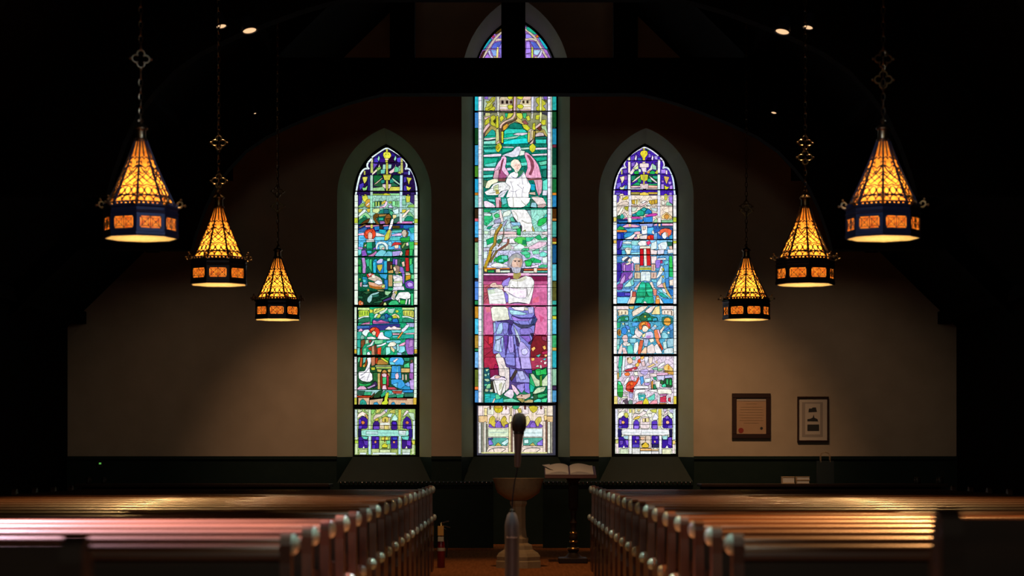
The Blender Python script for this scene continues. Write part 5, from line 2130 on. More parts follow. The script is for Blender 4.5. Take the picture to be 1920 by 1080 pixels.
# wainscot with notches under the windows
WT = P(0, 857, WD).z; WL = P(0, 905, WD).z
pl = [(-WX, 0), (WX, 0), (WX, WT)]
for o in (SIDE_R_OUT, CEN_OUT, SIDE_L_OUT):
    xr = P(o[0]+o[1], 0, WD).x; xl = P(o[0]-o[1], 0, WD).x
    pl += [(xr, WT), (xr, WL), (xl, WL), (xl, WT)]
pl += [(-WX, WT)]
mb = MB(); mb.prism(pl, lambda a, b, t: (a, t, b), 0, -.05)
xs = [-WX]
for o in (SIDE_L_OUT, CEN_OUT, SIDE_R_OUT): xs += [P(o[0]-o[1], 0, WD).x, P(o[0]+o[1], 0, WD).x]
xs.append(WX)
for i in range(0, len(xs), 2): mb.box(xs[i], xs[i+1], -.08, 0, WT-.03, WT+.012)
struct(mb.build('trim_1', M['dark_paint']))
for s, nm in ((-1, 'left'), (1, 'right')):
    mb = MB(); mb.box(s*WX, s*(WX+.2), YB, .4, 0, rz0(WX)+.2)
    struct(mb.build('wall_'+nm, M['timber']))
mb = MB(); mb.prism([(p.x, p.y) for p in outer_loop], lambda a, b, t: (a, t, b), YB, YB-.2)
struct(mb.build('wall_rear', M['timber']))
mb = MB(); mb.box(-WX-.2, WX+.2, YB-.2, .6, -.2, 0)
struct(mb.build('floor', M['floor']))
mb = MB()
for s in (-1, 1):
    a, b = s*(WX+.2), 0
    mb.prism([(a, roof_z(a)), (b, roof_z(b)), (b, roof_z(b)+.2), (a, roof_z(a)+.2)], lambda p, q, t: (p, t, q), YB, .5)
struct(mb.build('ceiling', M['timber']))
# purlins under the roof slopes
n = 0
for s in (-1, 1):
    for px, py in ((150, 597), (287, 456), (425, 318), (560, 186)):
        p = P(px, py, WD); x = abs(p.x); z = roof_z(x)
        mb = MB(); mb.box(-.09, .09, YB, 0, -.13, .04)
        n += 1
        o = struct(mb.build('trim_%d' % (n+1), M['timber'])); o.location = (s*x, 0, z)

# ------------------------------------------------------------------ roof trusses
ARCH = [(720,178),(685,186),(650,196),(600,214),(550,234),(500,258),(461,285),(430,318),(405,350),(385,392),(368,440),(360,470)]
def make_truss():
    root = empty('roof_truss')
    Zt = 26.0
    def W(px, py): q = P(px, py, Zt); return q.x, q.z
    zb = W(0, 178)[1]; zt = W(0, 112)[1]
    mb = MB(); xx = EAVE_X-(zt-EAVE_Z)/SL-.02
    mb.box(-xx, xx, -.14, .14, zb, zt, .012); mb.build('tie_beam', M['timber'], root)
    for a, b, nm in ((940, 985, 'king_post'), (732, 778, 'queen_post'), (1150, 1195, 'queen_post')):
        x0 = W(a, 0)[0]; x1 = W(b, 0)[0]
        mb = MB(); mb.box(x0, x1, -.12, .12, zt, roof_z(max(abs(x0), abs(x1)))-.01, .01); mb.build(nm, M['timber'], root)
    for s in (-1, 1):
        pts = []
        for px, py in ARCH:
            x, z = W(px, py); pts.append((s*abs(x), z))
        top = [(s*(EAVE_X-(z-EAVE_Z)/SL-.03), z) for z in (pts[-1][1], 4.6, zt)]
        poly = pts+[top[0], top[1], top[2], (pts[0][0], zt)]
        mb = MB(); mb.prism(poly, lambda a, b, t: (a, t, b), -.10, .10); mb.build('arch_brace', M['timber'], root)
        mb = MB()
        a, b = 6.1, .1
        mb.prism([(s*a, roof_z(a)-.28), (s*b, roof_z(b)-.28), (s*b, roof_z(b)-.02), (s*a, roof_z(a)-.02)], lambda p, q, t: (p, t, q), -.11, .11)
        mb.build('principal_rafter', M['timber'], root)
    return root
T0 = make_truss()
for i, (Z, lb) in enumerate(((26.0, 'dark timber roof truss with tie beam crossing in front of the stained glass'), (20.6, 'dark roof truss just nearer than the one crossing the windows, tie beam above view'), (15.2, 'dark roof truss over the nearest pair of hanging lanterns'))):
    o = T0 if i == 0 else copy_tree(T0)
    o.location = (0, CAMY+Z, 0); tag(o, lb, 'roof truss', 'roof trusses')

# ------------------------------------------------------------------ pews
PX0, PX1 = .843, 4.7
def end_profile():
    pts = [(0, 0), (.40, 0), (.43, .05), (.41, .30), (.44, .44), (.47, .52)]
    for k in range(9):
        a = -math.pi/2+math.pi*1.25*k/8; pts.append((.45+.04*math.cos(a), .565+.04*math.sin(a)))
    pts += [(.30, .56), (.16, .60), (.11, .68), (.10, .86)]
    for k in range(9):
        a = math.pi*k/8; pts.append((.05+.05*math.cos(a), .87+.046*math.sin(a)))
    pts += [(0, .80), (-.02, .40)]
    return pts
def make_pew(s):
    root = empty('pew')
    f = lambda a, b, t: (t, a, b)
    xa = s*PX0; xo = s*PX1
    for x, inn in ((xa, 1), (xo, -1)):
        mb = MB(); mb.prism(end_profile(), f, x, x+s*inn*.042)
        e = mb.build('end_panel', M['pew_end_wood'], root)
        if inn == 1:
            kb = MB()
            for (yy, zz, r) in ((.05, .872, .040), (.45, .566, .034)):
                prof = [(r*1.0, 0), (r*1.0, .010), (r*.8, .020), (r*.45, .027), (0, .030)]
                vs = []; fs = []; N = 16
                kb2 = MB()
                for (rr, h) in prof:
                    for k in range(N):
                        a = 2*math.pi*k/N; vs.append((x-s*h, yy+rr*math.cos(a), zz+rr*math.sin(a)))
                for i in range(len(prof)-1):
                    for k in range(N): fs.append((i*N+k, i*N+(k+1) % N, (i+1)*N+(k+1) % N, (i+1)*N+k))
                kb2.mesh(vs, fs); kb2.build('scroll_boss', M['knob'], e, smooth=True)
    a, b = sorted((xa+s*.042, xo-s*.042))
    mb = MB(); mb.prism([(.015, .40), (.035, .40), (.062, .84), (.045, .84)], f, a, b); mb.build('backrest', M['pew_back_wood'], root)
    rail = [(.012, .812), (.095, .812), (.098, .838)]+[(.055+.043*math.cos(t), .838+.034*math.sin(t)) for t in [math.pi*k/8 for k in range(1, 8)]]+[(.010, .838)]
    mb = MB(); mb.prism(rail, f, a, b); mb.build('top_rail', M['pew_wood'], root, smooth=True)
    mb = MB(); mb.prism([(.03, .405), (.44, .425), (.45, .44), (.44, .455), (.04, .435)], f, a, b); mb.build('seat', M['pew_wood'], root)
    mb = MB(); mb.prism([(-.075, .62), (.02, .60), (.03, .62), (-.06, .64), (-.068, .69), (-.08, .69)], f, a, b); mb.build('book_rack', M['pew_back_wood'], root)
    return root
ORD = ['front', 'second', 'third', 'fourth', 'fifth', 'sixth', 'seventh', 'eighth', 'ninth', 'tenth', 'eleventh', 'twelfth', 'thirteenth', 'fourteenth', 'fifteenth', 'sixteenth', 'seventeenth', 'eighteenth']
NR = 18
for s, side in ((-1, 'on the extinguisher side of the aisle'), (1, 'on the certificate side of the aisle')):
    proto = make_pew(s)
    for i in range(NR):
        o = proto if i == 0 else copy_tree(proto)
        o.location = (0, CAMY+8.126+.85*i, 0)
        k = NR-1-i
        tag(o, 'brown pew %s, %s row from the windows' % (side, ORD[k]), 'pew', 'pews '+side)
# taller dark bench ends close to the camera, beyond the cross aisle
for s, x, zt, lb in ((1, .95, 1.09, 'tall dark bench end nearest the camera on the framed certificate side'), (-1, .952, 1.03, 'tall dark bench end nearest the camera on the fire extinguisher side')):
    root = empty('bench', (0, CAMY+4.72, 0))
    pr = [(0, 0), (.45, 0), (.45, .5), (.30, .62), (.16, .72), (.12, zt-.06), (.09, zt-.01), (.05, zt), (.01, zt-.02), (0, zt-.06)]
    f = lambda a, b, t: (t, a, b)
    mb = MB(); mb.prism(pr, f, s*x, s*(x+.05)); mb.build('end_panel', M['dark_wood'], root)
    pr2 = [(.02, .4), (.04, .4), (.07, zt-.02), (.05, zt-.02)]
    mb = MB(); mb.prism(pr2, f, s*(x+.05), s*2.4); mb.build('backrest', M['dark_wood'], root)
    mb = MB(); mb.prism([(.03, .40), (.44, .42), (.44, .45), (.04, .43)], f, s*(x+.05), s*2.4); mb.build('seat', M['dark_wood'], root)
    mb = MB(); mb.prism(pr, f, s*2.4, s*2.45); mb.build('end_panel', M['dark_wood'], root)
    tag(root, lb, 'bench')

# ------------------------------------------------------------------ hanging lanterns
CH_TOP = 3.70
def oct_pt(r, k, z): 
    a = math.pi/4*k+math.pi/8
    return Vector((r*math.cos(a), r*math.sin(a), z))
def spire_r(t):   # t 0 bottom .. 1 top (corner radius)
    return .200*(1-t)**1.15*.88+.200*.12*(1-t)+.044
def spire_z(t): return .235+t*.475
def make_lantern():
    root = empty('pendant_lantern')
    # cone of amber glass
    NT = 10
    g = MB()
    for k in range(8):
        for i in range(NT):
            t0, t1 = i/NT, (i+1)/NT
            g.face([oct_pt(spire_r(t0)-.006, k, spire_z(t0)), oct_pt(spire_r(t0)-.006, k+1, spire_z(t0)), oct_pt(spire_r(t1)-.006, k+1, spire_z(t1)), oct_pt(spire_r(t1)-.006, k, spire_z(t1))])
    g.build('glass_cone', M['amber'], root)
    # tracery
    tr = MB()
    def fp(k, u, t):
        t = max(0, min(1, t))
        a = oct_pt(spire_r(t), k, spire_z(t)); b = oct_pt(spire_r(t), k+1, spire_z(t))
        return a*(.5-.5*u)+b*(.5+.5*u)
    def rib(k, pts, w=.0050):
        n_ = 1
        P3 = [fp(k, u, t) for u, t in pts]
        tr.tube(P3, w, n=4, caps=False)
    for k in range(8):
        tr.tube([oct_pt(spire_r(i/NT)+.002, k, spire_z(i/NT)) for i in range(NT+1)], [.0105-.0045*i/NT for i in range(NT+1)], n=5)
        circ = lambda u0, t0, ru, rt, a0=0, a1=2*math.pi, n=12: [(u0+ru*math.cos(a0+(a1-a0)*i/n), t0+rt*math.sin(a0+(a1-a0)*i/n)) for i in range(n+1)]
        rib(k, [(0, 1), (0, .74)])
        rib(k, [(-.85, .70), (-.45, .735), (0, .70), (.45, .735), (.85, .70)])
        rib(k, [(-.85, .60), (-.45, .585), (0, .545), (.45, .585), (.85, .60)])
        rib(k, [(-.9, .645), (-.55, .66), (-.55, .62)]); rib(k, [(.9, .645), (.55, .66), (.55, .62)])
        rib(k, [(-.9, .60), (-.4, .52), (0, .47), (.4, .42), (.9, .36)]); rib(k, [(.9, .60), (.4, .52), (0, .47), (-.4, .42), (-.9, .36)])
        rib(k, [(-.9, .46), (-.45, .40), (0, .355), (.45, .40), (.9, .46)])
        rib(k, [(-.95, .50), (-.45, .46), (0, .515), (.45, .46), (.95, .50)])
        rib(k, [(-.9, .36), (-.45, .30), (0, .355), (.45, .30), (.9, .36)])
        rib(k, circ(0, .205, .30, .062)); rib(k, circ(-.66, .20, .27, .055)); rib(k, circ(.66, .20, .27, .055))
        rib(k, [(-.95, .285), (-.4, .275), (0, .30), (.4, .275), (.95, .285)])
        rib(k, [(-.95, .125), (0, .135), (.95, .125)], .006)
        rib(k, circ(0, .05, .36, .075, 0, math.pi)); rib(k, circ(-.66, .05, .28, .06, 0, math.pi)); rib(k, circ(.66, .05, .28, .06, 0, math.pi))
        rib(k, [(-1, .03), (1, .03)], .006)
    tr.build('tracery', M['iron'], root)
    # cap and collar
    cp = MB(); cp.lathe([(.048, .700), (.052, .715), (.038, .725), (.036, .775), (.040, .785), (.050, .79), (.052, .80), (.034, .818), (.016, .828), (.010, .845), (0, .846)], n=16)
    cp.build('cap', M['chain'], root, smooth=True)
    # cornice
    cn = MB(); rot = math.pi/8
    cn.lathe([(.236, .228), (.250, .232), (.276, .222), (.280, .212), (.268, .206), (.266, .186), (.274, .180), (.270, .168), (.262, .160), (.225, .160), (.225, .228)], n=8, rot=rot, caps=False)
    cn.build('cornice', M['iron'], root)
    # pierced band : posts and rails, glass behind
    bd = MB()
    rb = .266
    for k in range(8):
        a, b = oct_pt(rb, k, 0), oct_pt(rb, k+1, 0)
        def q(u, z, off=0): 
            v = a*(.5-.5*u)+b*(.5+.5*u); nrm = (a+b).normalized(); v = v+nrm*off; return Vector((v.x, v.y, z))
        def bar(u0, u1, z0, z1):
            o_, i_ = .004, -.004
            vs = [q(u0, z0, i_), q(u1, z0, i_), q(u1, z0, o_), q(u0, z0, o_), q(u0, z1, i_), q(u1, z1, i_), q(u1, z1, o_), q(u0, z1, o_)]
            bd.mesh(vs, [(3,2,1,0),(4,5,6,7),(0,1,5,4),(1,2,6,5),(2,3,7,6),(3,0,4,7)])
        bar(-1, 1, .142, .162); bar(-1, 1, .030, .056); bar(-1, -.76, .056, .142); bar(.76, 1, .056, .142)
        W_ = .0026
        for (u0, z0) in ((-.38, .099), (.38, .099)):
            pts = [q(u0+.26*math.cos(t)*(1-.25*math.cos(4*t)), z0+.032*math.sin(t)*(1-.25*math.cos(4*t)), .002) for t in [2*math.pi*i/16 for i in range(17)]]
            bd.tube(pts, W_, n=4, caps=False)
            bd.tube([q(u0-.36, .060, .002), q(u0+.36, .138, .002)], W_, n=4); bd.tube([q(u0-.36, .138, .002), q(u0+.36, .060, .002)], W_, n=4)
        bd.tube([q(0, .056, .002), q(0, .142, .002)], .003, n=4)
        for u0 in (-.70, .70):
            for zz in (.062, .136): bd.tube([q(u0, zz, .002), q(u0*1.12, zz, .002)], .006, n=4)
    bd.lathe([(.266, .036), (.274, .028), (.274, .010), (.268, .001), (.260, .001), (.256, .036)], n=8, rot=rot, caps=False)
    bdo = bd.build('band', M['iron'], root)
    bg = MB(); bg.lathe([(rb-.010, .045), (rb-.010, .155)], n=8, rot=rot, caps=False)
    bg.build('band_glass', M['amber_band'], bdo)
    # open bottom closed by a pale diffuser
    df = MB(); df.mesh([oct_pt(.262, k, .003) for k in range(8)], [tuple(range(8))])
    df.build('diffuser', M['diffuser'], root)
    # cresting: a scroll with balls at every corner, small leaves between
    for k in range(8):
        a = math.pi/4*k+math.pi/8
        d = Vector((math.cos(a), math.sin(a), 0)); z = Vector((0,0,1))
        mb = MB()
        pts = [d*.262+z*.222, d*.285+z*.226, d*.300+z*.242, d*.296+z*.262, d*.278+z*.268, d*.264+z*.258, d*.268+z*.244]
        mb.tube(pts, [.008,.008,.0075,.007,.0065,.006,.007], n=6)
        c = d*.318+z*.240; mb.sphere(c, .011, 8, 6)
        mb.tube([d*.296+z*.238, d*.312+z*.240], .005, n=5)
        c = d*.290+z*.283; mb.sphere(c, .009, 8, 6)
        mb.build('corner_scroll', M['chain'], root, smooth=True)
    for k in range(8):
        cr = MB(); a, b = oct_pt(.268, k, .226), oct_pt(.268, k+1, .226)
        cr.tube([a*.92+b*.08, a*.08+b*.92], .006, n=6)
        for u in (-.66, -.33, 0, .33, .66):
            c = a*(.5-.5*u)+b*(.5+.5*u)
            cr.sphere(c+Vector((0,0,.010)), .011, 6, 5, (1,1,1.5))
        cr.build('cresting', M['iron'], root, smooth=True)
    # chain with its quatrefoil
    return root
def make_chain(L, zq):
    ch = MB()
    u = Vector((1,0,0)); v = Vector((0,1,0)); z = Vector((0,0,1))
    pitch = .052; zz = .870; i = 0
    while zz < L:
        if not (zq-.075 < zz < zq+.075):
            ch.ring((0,0,zz), .022, .0048, (u if i % 2 else v, z), n=10, m=5, sx=.62, sz=1.45)
        zz += pitch; i += 1
    ch.ring((0,0,.852), .016, .005, (u, z), n=10, m=5)
    return ch
def make_quatrefoil(zq):
    q = MB(); u = Vector((1,0,0)); z = Vector((0,0,1))
    for a in range(4):
        d = u*math.cos(a*math.pi/2)+z*math.sin(a*math.pi/2)
        c = d*.036
        pts = []
        a0 = a*math.pi/2
        for i in range(11):
            t = a0-math.pi*.72+math.pi*1.44*i/10
            pts.append(Vector((c.x+.027*math.cos(t), 0, zq+c.z+.027*math.sin(t))))
        q.tube(pts, .0065, n=6)
        tip = Vector((d.x*.075, 0, zq+d.z*.075)); q.sphere(tip, .011, 8, 6)
    return q
LAMPS = [(-1, 15.4, 26, 1.30, 'large blue-black pendant lantern nearest the camera on the extinguisher side, highest of its row'),
         (-1, 19.5, 6, .95, 'amber pendant lantern second from the window wall on the extinguisher side'),
         (-1, 24.4, 4, 1.47, 'small amber pendant lantern nearest the window wall on the extinguisher side'),
         (1, 15.4, 12, 1.15, 'large blue-black pendant lantern nearest the camera on the framed certificate side'),
         (1, 19.5, 22, 1.165, 'amber pendant lantern second from the window wall on the framed certificate side'),
         (1, 24.4, 14, 1.25, 'small amber pendant lantern nearest the window wall on the framed certificate side')]
LX = 2.68; LZ = 2.786
LP = make_lantern()
for i, (s, Z, rot, zq, lb) in enumerate(LAMPS):
    o = LP if i == 0 else copy_tree(LP)
    o.location = (s*LX, CAMY+Z, LZ); o.rotation_euler = (0, 0, R(rot))
    tag(o, lb, 'lantern', 'pendant lanterns')
    c = make_chain(CH_TOP+.04, zq).build('chain', M['chain'], o, smooth=True)
    c.rotation_euler = (0, 0, R(-rot))
    q = make_quatrefoil(zq).build('quatrefoil', M['chain'], o, smooth=True)
    q.rotation_euler = (0, 0, R(-rot+(20 if i in (2, 0) else 0)))
    ld = bpy.data.lights.new('lantern_bulb', 'POINT'); ld.energy = 8.0; ld.color = (1.0, .72, .42); ld.shadow_soft_size = .03
    lo = bpy.data.objects.new('lantern_bulb', ld); col.objects.link(lo); lo.location = (s*LX, CAMY+Z, LZ+.31)

# ------------------------------------------------------------------ roof downlights
def roof_hit(px, py):
    dx = (px-CX)/FPX; dz = (CY-py)/FPX
    Z = (EAVE_Z+EAVE_X*SL-EYE)/(dz+abs(dx)*SL)
    return P(px, py, Z), Z
def downlight(px, py, w, Z, lb):
    p = P(px, py, Z)
    s = 1 if p.x > 0 else -1
    r = w*Z/FPX/2
    root = empty('downlight', p)
    root.rotation_euler = (R(-12), R(s*12), 0)
    mb = MB(); mb.lathe([(r*1.25, .02), (r*1.3, -.004), (r*1.02, -.006), (r, .012)], n=20, caps=False); mb.build('trim_ring', M['iron'], root, smooth=True)
    mb = MB(); mb.lathe([(r*.5, .15), (r*1.0, .12), (r*1.25, .02)], n=20, caps=False); mb.build('housing', M['iron'], root, smooth=True)
    mb = MB(); mb.lathe([(r, .001), (r*.5, -.008), (0, -.012)], n=20, caps=False); mb.build('lens', M['lens'], root, smooth=True)
    mb = MB(); mb.tube([(0, 0, .13), (0, .10, .20), (0, .30, .22)], .014, n=6); mb.build('bracket', M['iron'], root, smooth=True)
    tag(root, lb, 'downlight', 'roof downlights')
    return p
DL = [downlight(415, 49, 18, 20.25, 'small glowing roof downlight directly above the chain of a lantern, extinguisher side'),
      downlight(468, 57, 25, 20.25, 'larger glowing oval roof downlight beside a chain, extinguisher side'),
      downlight(1467, 59, 25, 20.25, 'larger glowing oval roof downlight beside a chain, framed certificate side'),
      downlight(1515, 51, 18, 20.25, 'small glowing roof downlight directly above the chain of a lantern, framed certificate side'),
      downlight(478, 212, 5, 25.6, 'tiny glowing roof light low on the slope, extinguisher side'),
      downlight(1451, 211, 10, 25.6, 'tiny glowing roof light low on the slope, framed certificate side')]

# ------------------------------------------------------------------ font, lectern, book
ZF = 23.55; k = ZF/FPX
fx = (972-CX)*k
root = empty('baptismal_font', (fx, CAMY+ZF, 0))
hz = lambda py: EYE+(CY-py)*k
mb = MB(); r = 48*k
mb.lathe([(.02, hz(942)), (12*k, hz(940)), (25*k, hz(934)), (39*k, hz(924)), (43.5*k, hz(913)), (44*k, hz(909)), (47.5*k, hz(899)), (48*k, hz(896.5)), (44*k, hz(896.5)), (40*k, hz(903)), (20*k, hz(918)), (0, hz(920))], n=32)
mb.build('bowl', M['stone'], root, smooth=True)
mb = MB(); mb.lathe([(17*k, hz(1006)), (16*k, hz(1000)), (14.5*k, hz(990)), (14*k, hz(950)), (17*k, hz(944)), (17*k, hz(939))], n=8, rot=math.pi/8); mb.build('stem', M['stone'], root)
mb = MB(); mb.lathe([(45*k, 0), (45*k, hz(1052)), (43*k, hz(1050)), (44*k, hz(1043)), (40*k, hz(1037)), (29*k, hz(1030)), (28*k, hz(1024)), (27*k, hz(1022)), (19*k, hz(1018)), (20*k, hz(1010)), (17*k, hz(1006))], n=8, rot=math.pi/8); mb.build('base', M['stone'], root)
tag(root, 'tan stone baptismal font with a wide bowl at the end of the aisle', 'font')

ZL = 24.6; k = ZL/FPX
lx = (1067-CX)*k
hz = lambda py: EYE+(CY-py)*k
root = empty('lectern', (lx, CAMY+ZL, 0))
f = lambda a, b, t: (t, a, b)
mb = MB(); mb.prism([(-.22, hz(897)), (.24, hz(879)), (.24, hz(874.5)), (-.22, hz(893)), (-.235, hz(891)), (-.245, hz(896))], f, -46*k, 50*k); mb.build('desk_top', M['cover'], root)
mb = MB(); mb.lathe([(.05, .62), (.055, .64), (.06, hz(905)), (.085, hz(897)), (.10, hz(889))], c=((1075-1067)*k, 0, 0), n=8); mb.build('column', M['dark_wood'], root)
mb = MB(); mb.lathe([(.06, .62), (.035, .60), (.030, .50), (.045, .46), (.030, .43), (.028, .34), (.05, .31), (.05, .28), (.03, .25), (.035, .18), (.07, .15), (.05, .12), (.09, .075), (.13, .06)], c=((1075-1067)*k, 0, 0), n=16)
mb.build('turned_stem', M['dark_wood'], root, smooth=True)
mb = MB()
for z_, r_ in ((.345, .032), (.245, .036), (.165, .06)): mb.ring(((1075-1067)*k, 0, z_), r_, .012, (Vector((1,0,0)), Vector((0,1,0))), 16, 6)
mb.build('brass_ring', M['brass'], root, smooth=True)
mb = MB(); mb.box(-20*k, 34*k, -.2, .2, 0, .06, .008); mb.build('base', M['dark_wood'], root)
tag(root, 'dark wooden lectern with a sloping red-brown top beside the stone font', 'lectern')
# open book on it
root = empty('open_book', (lx, CAMY+ZL, 0))
sl = (hz(874.5)-hz(893))/.46
def bz(y): return hz(893)+(y+.22)*sl+.004
mb = MB(); mb.prism([(-.20, bz(-.20)), (.20, bz(.20)), (.20, bz(.20)+.008), (-.20, bz(-.20)+.008)], f, -46*k, 49*k); mb.build('cover', M['cover'], root)
for s_, nm in ((-1, 'left'), (1, 'right')):
    mb = MB(); N = 8; vs = []; fs = []
    for i in range(N+1):
        t = i/N
        xx = s_*(t*43*k)+.01*s_
        h = .012+.030*math.sin(math.pi*min(1, t*1.15))**.8*(1-.45*t)
        for yy in (-.185, .185):
            vs += [(xx, yy, bz(yy)+.008), (xx, yy, bz(yy)+.008+h)]
    for i in range(N):
        a = i*4; b = a+4
        fs += [(a+1, a+3, b+3, b+1), (a, b, b+2, a+2), (a, a+1, b+1, b), (a+2, b+2, b+3, a+3)]
    fs += [(0, 2, 3, 1), (N*4, N*4+1, N*4+3, N*4+2)]
    mb.mesh(vs, fs); mb.build('pages', M['page'], root, smooth=True)
mb = MB(); mb.face([(-50*k, .17, bz(.17)+.03), (-36*k, .19, bz(.19)+.035), (-30*k, -.10, bz(-.1)+.04), (-36*k, -.05, bz(-.05)+.04)])
mb.face([(-50*k, .17, bz(.17)+.026), (-36*k, .19, bz(.19)+.03), (-30*k, -.10, bz(-.1)+.036), (-36*k, -.05, bz(-.05)+.036)])
mb.build('turned_page', M['page'], root, fix=False)
tag(root, 'open book with white pages lying on the lectern', 'book')

# ------------------------------------------------------------------ fire extinguisher
ZE = 23.45; k = ZE/FPX
root = empty('fire_extinguisher', ((827-CX)*k, CAMY+ZE, 0))
hz = lambda py: EYE+(CY-py)*k
mb = MB(); mb.lathe([(.036, 0), (.043, .01), (.043, hz(1026)), (.040, hz(1018)), (.028, hz(1010)), (.018, hz(1006)), (.018, hz(998))], n=20); mb.build('cylinder', M['red'], root, smooth=True)
mb = MB(); mb.lathe([(.0435, hz(1033)), (.044, hz(1032)), (.044, hz(1028)), (.0435, hz(1027))], n=20); mb.build('pale_band', M['tagpale'], root, smooth=True)
mb = MB(); mb.lathe([(.020, hz(1000)), (.026, hz(998)), (.026, hz(990)), (.020, hz(984)), (.014, hz(980))], n=12); mb.build('valve', M['brass'], root, smooth=True)
mb = MB(); mb.box(-.035, .030, -.052, -.048, hz(1004), hz(986), .0015); mb.build('yellow_tag', M['tagyellow'], root)
mb = MB(); mb.box(-.034, .030, -.050, -.046, hz(1015), hz(1006), .0015); mb.build('pale_tag', M['tagpale'], root)
mb = MB(); mb.tube([(-.02, 0, hz(981)), (.03, -.01, hz(979)), (.085, -.02, hz(976.5))], .008, n=6); mb.tube([(.0, 0, hz(986)), (.05, -.01, hz(986.5)), (.10, -.02, hz(989))], .006, n=6); mb.build('lever', M['steel'], root, smooth=True)
mb = MB(); mb.tube([(.02, 0, hz(990)), (.06, .03, hz(995)), (.07, .03, hz(1020)), (.055, .02, hz(1045))], .009, n=6); mb.build('hose', M['black'], root, smooth=True)
tag(root, 'red fire extinguisher with a yellow tag standing at the end of a row of pews', 'fire extinguisher')

# ------------------------------------------------------------------ microphone on its stand in the aisle
ZM = 16.0; k = ZM/FPX
root = empty('microphone_stand', ((960-CX)*k, CAMY+ZM, 0))
hz = lambda py: EYE+(CY-py)*k
mb = MB(); mb.lathe([(.150, 0), (.152, .012), (.10, .026), (.056, .05), (.053, hz(1030)), (.0545, hz(1010)), (.0545, hz(985)), (.050, hz(978)), (.036, hz(965)), (.020, hz(960)), (.018, hz(957))], n=32); mb.build('base_column', M['mic_body'], root, smooth=True)
mb = MB(); mb.lathe([(.020, hz(966)), (.021, hz(964)), (.021, hz(958)), (.016, hz(956)), (.012, hz(954))], n=20); mb.build('ferrule', M['steel'], root, smooth=True)
mb = MB(); mb.tube([(.0, 0, hz(957)), (.004, 0, hz(935)), (.018, 0, hz(905)), (.036, 0, hz(885)), (.042, 0, hz(876))], .0045, n=8); mb.build('gooseneck', M['iron'], root, smooth=True)
fc = bpy.data.curves.new('lettering', 'FONT'); fc.body = 'Sennheiser'; fc.size = .0245; fc.align_x = 'CENTER'; fc.align_y = 'CENTER'; fc.extrude = .0004; fc.offset = .0004
fo = bpy.data.objects.new('lettering', fc); col.objects.link(fo)
dg = bpy.context.evaluated_depsgraph_get()
me = bpy.data.meshes.new_from_object(fo.evaluated_get(dg)); bpy.data.objects.remove(fo)
wx = max(v.co.x for v in me.vertices)-min(v.co.x for v in me.vertices)
sx = .094/wx
for v in me.vertices:
    x = v.co.x*sx; zz = v.co.y; ang = x/.0548
    rr = .0550+v.co.z
    v.co = Vector((rr*math.sin(ang), -rr*math.cos(ang), hz(1007)+zz))
me.materials.clear(); me.materials.append(M['letter'])
lt = bpy.data.objects.new('lettering', me); col.objects.link(lt); lt.parent = root; lt['label'] = 'pale pink maker lettering'
tag(root, 'grey microphone stand with a tapered column in the middle of the aisle', 'microphone stand')
root = empty('microphone', ((970-CX)*k, CAMY+ZM, hz(876)))
z0 = hz(876)
mb = MB(); mb.lathe([(.012, 0), (.020, .004), (.024, hz(868)-z0), (.026, hz(850)-z0), (.030, hz(835)-z0), (.036, hz(818)-z0), (.039, hz(814)-z0)], n=24); a = mb.build('handle', M['mic_body'], root, smooth=True)
mb = MB(); mb.lathe([(.039, hz(814)-z0), (.041, hz(812.5)-z0), (.041, hz(811)-z0), (.039, hz(810)-z0)], n=24); b = mb.build('collar', M['black'], root, smooth=True)
mb = MB(); mb.lathe([(.039, hz(810)-z0), (.048, hz(807)-z0), (.054, hz(802)-z0), (.056, hz(794)-z0), (.054, hz(786)-z0), (.047, hz(780)-z0), (.034, hz(776)-z0), (.016, hz(774.4)-z0), (0, hz(774)-z0)], n=28); c = mb.build('grille', M['mic_mesh'], root, smooth=True)
root.rotation_euler = (0, R(2.2), 0)
tag(root, 'grey handheld microphone with a black grille head upright in front of the central window', 'microphone')

# ------------------------------------------------------------------ things on and by the far wall
def px_box(mb, x0, x1, y0, y1, Z, d, b=0):
    p = P(x0, y1, Z); q = P(x1, y0, Z); mb.box(p.x, q.x, p.y, p.y+d, p.z, q.z, b)
# framed certificate
def framed(name, x0, x1, y0, y1, fw, fmat, label):
    Zw = 29.965
    root = empty(name, P((x0+x1)/2, (y0+y1)/2, Zw)); b = root.location.copy()
    def lp(x, y, d=0): v = P(x, y, Zw)-b; v.y += d; return v
    mb = MB()
    for (a0, a1, b0, b1) in ((x0, x1, y0, y0+fw), (x0, x1, y1-fw, y1), (x0, x0+fw, y0+fw, y1-fw), (x1-fw, x1, y0+fw, y1-fw)):
        p = lp(a0, b1); q = lp(a1, b0); mb.box(p.x, q.x, -.012, .028, p.z, q.z, .004)
    mb.build('frame', fmat, root)
    return root, lp
def flat(root, lp, name, pts, d, m):
    mb = MB(); a = [lp(x, y, d) for x, y in pts]; bb = [lp(x, y, d+.003) for x, y in pts]
    mb.face(a); mb.face(list(reversed(bb)))
    for i in range(len(a)): j = (i+1) % len(a); mb.face([a[i], bb[i], bb[j], a[j]])
    return mb.build(name, m, root)
rect = lambda x0, x1, y0, y1: [(x0, y0), (x1, y0), (x1, y1), (x0, y1)]
disc = lambda x, y, r: [(x+r*math.cos(i*math.pi/8), y+r*math.sin(i*math.pi/8)) for i in range(16)]
root, lp = framed('framed_certificate', 1372.5, 1445, 737.5, 822, 8.5, M['frame_wood'], '')
flat(root, lp, 'certificate', rect(1380, 1438, 745, 815), .015, M['paper'])
flat(root, lp, 'top_shadow_strip', rect(1382, 1436, 746, 752), .011, M['mat_inner'])
flat(root, lp, 'seal', disc(1389.5, 807, 5), .011, M['seal'])
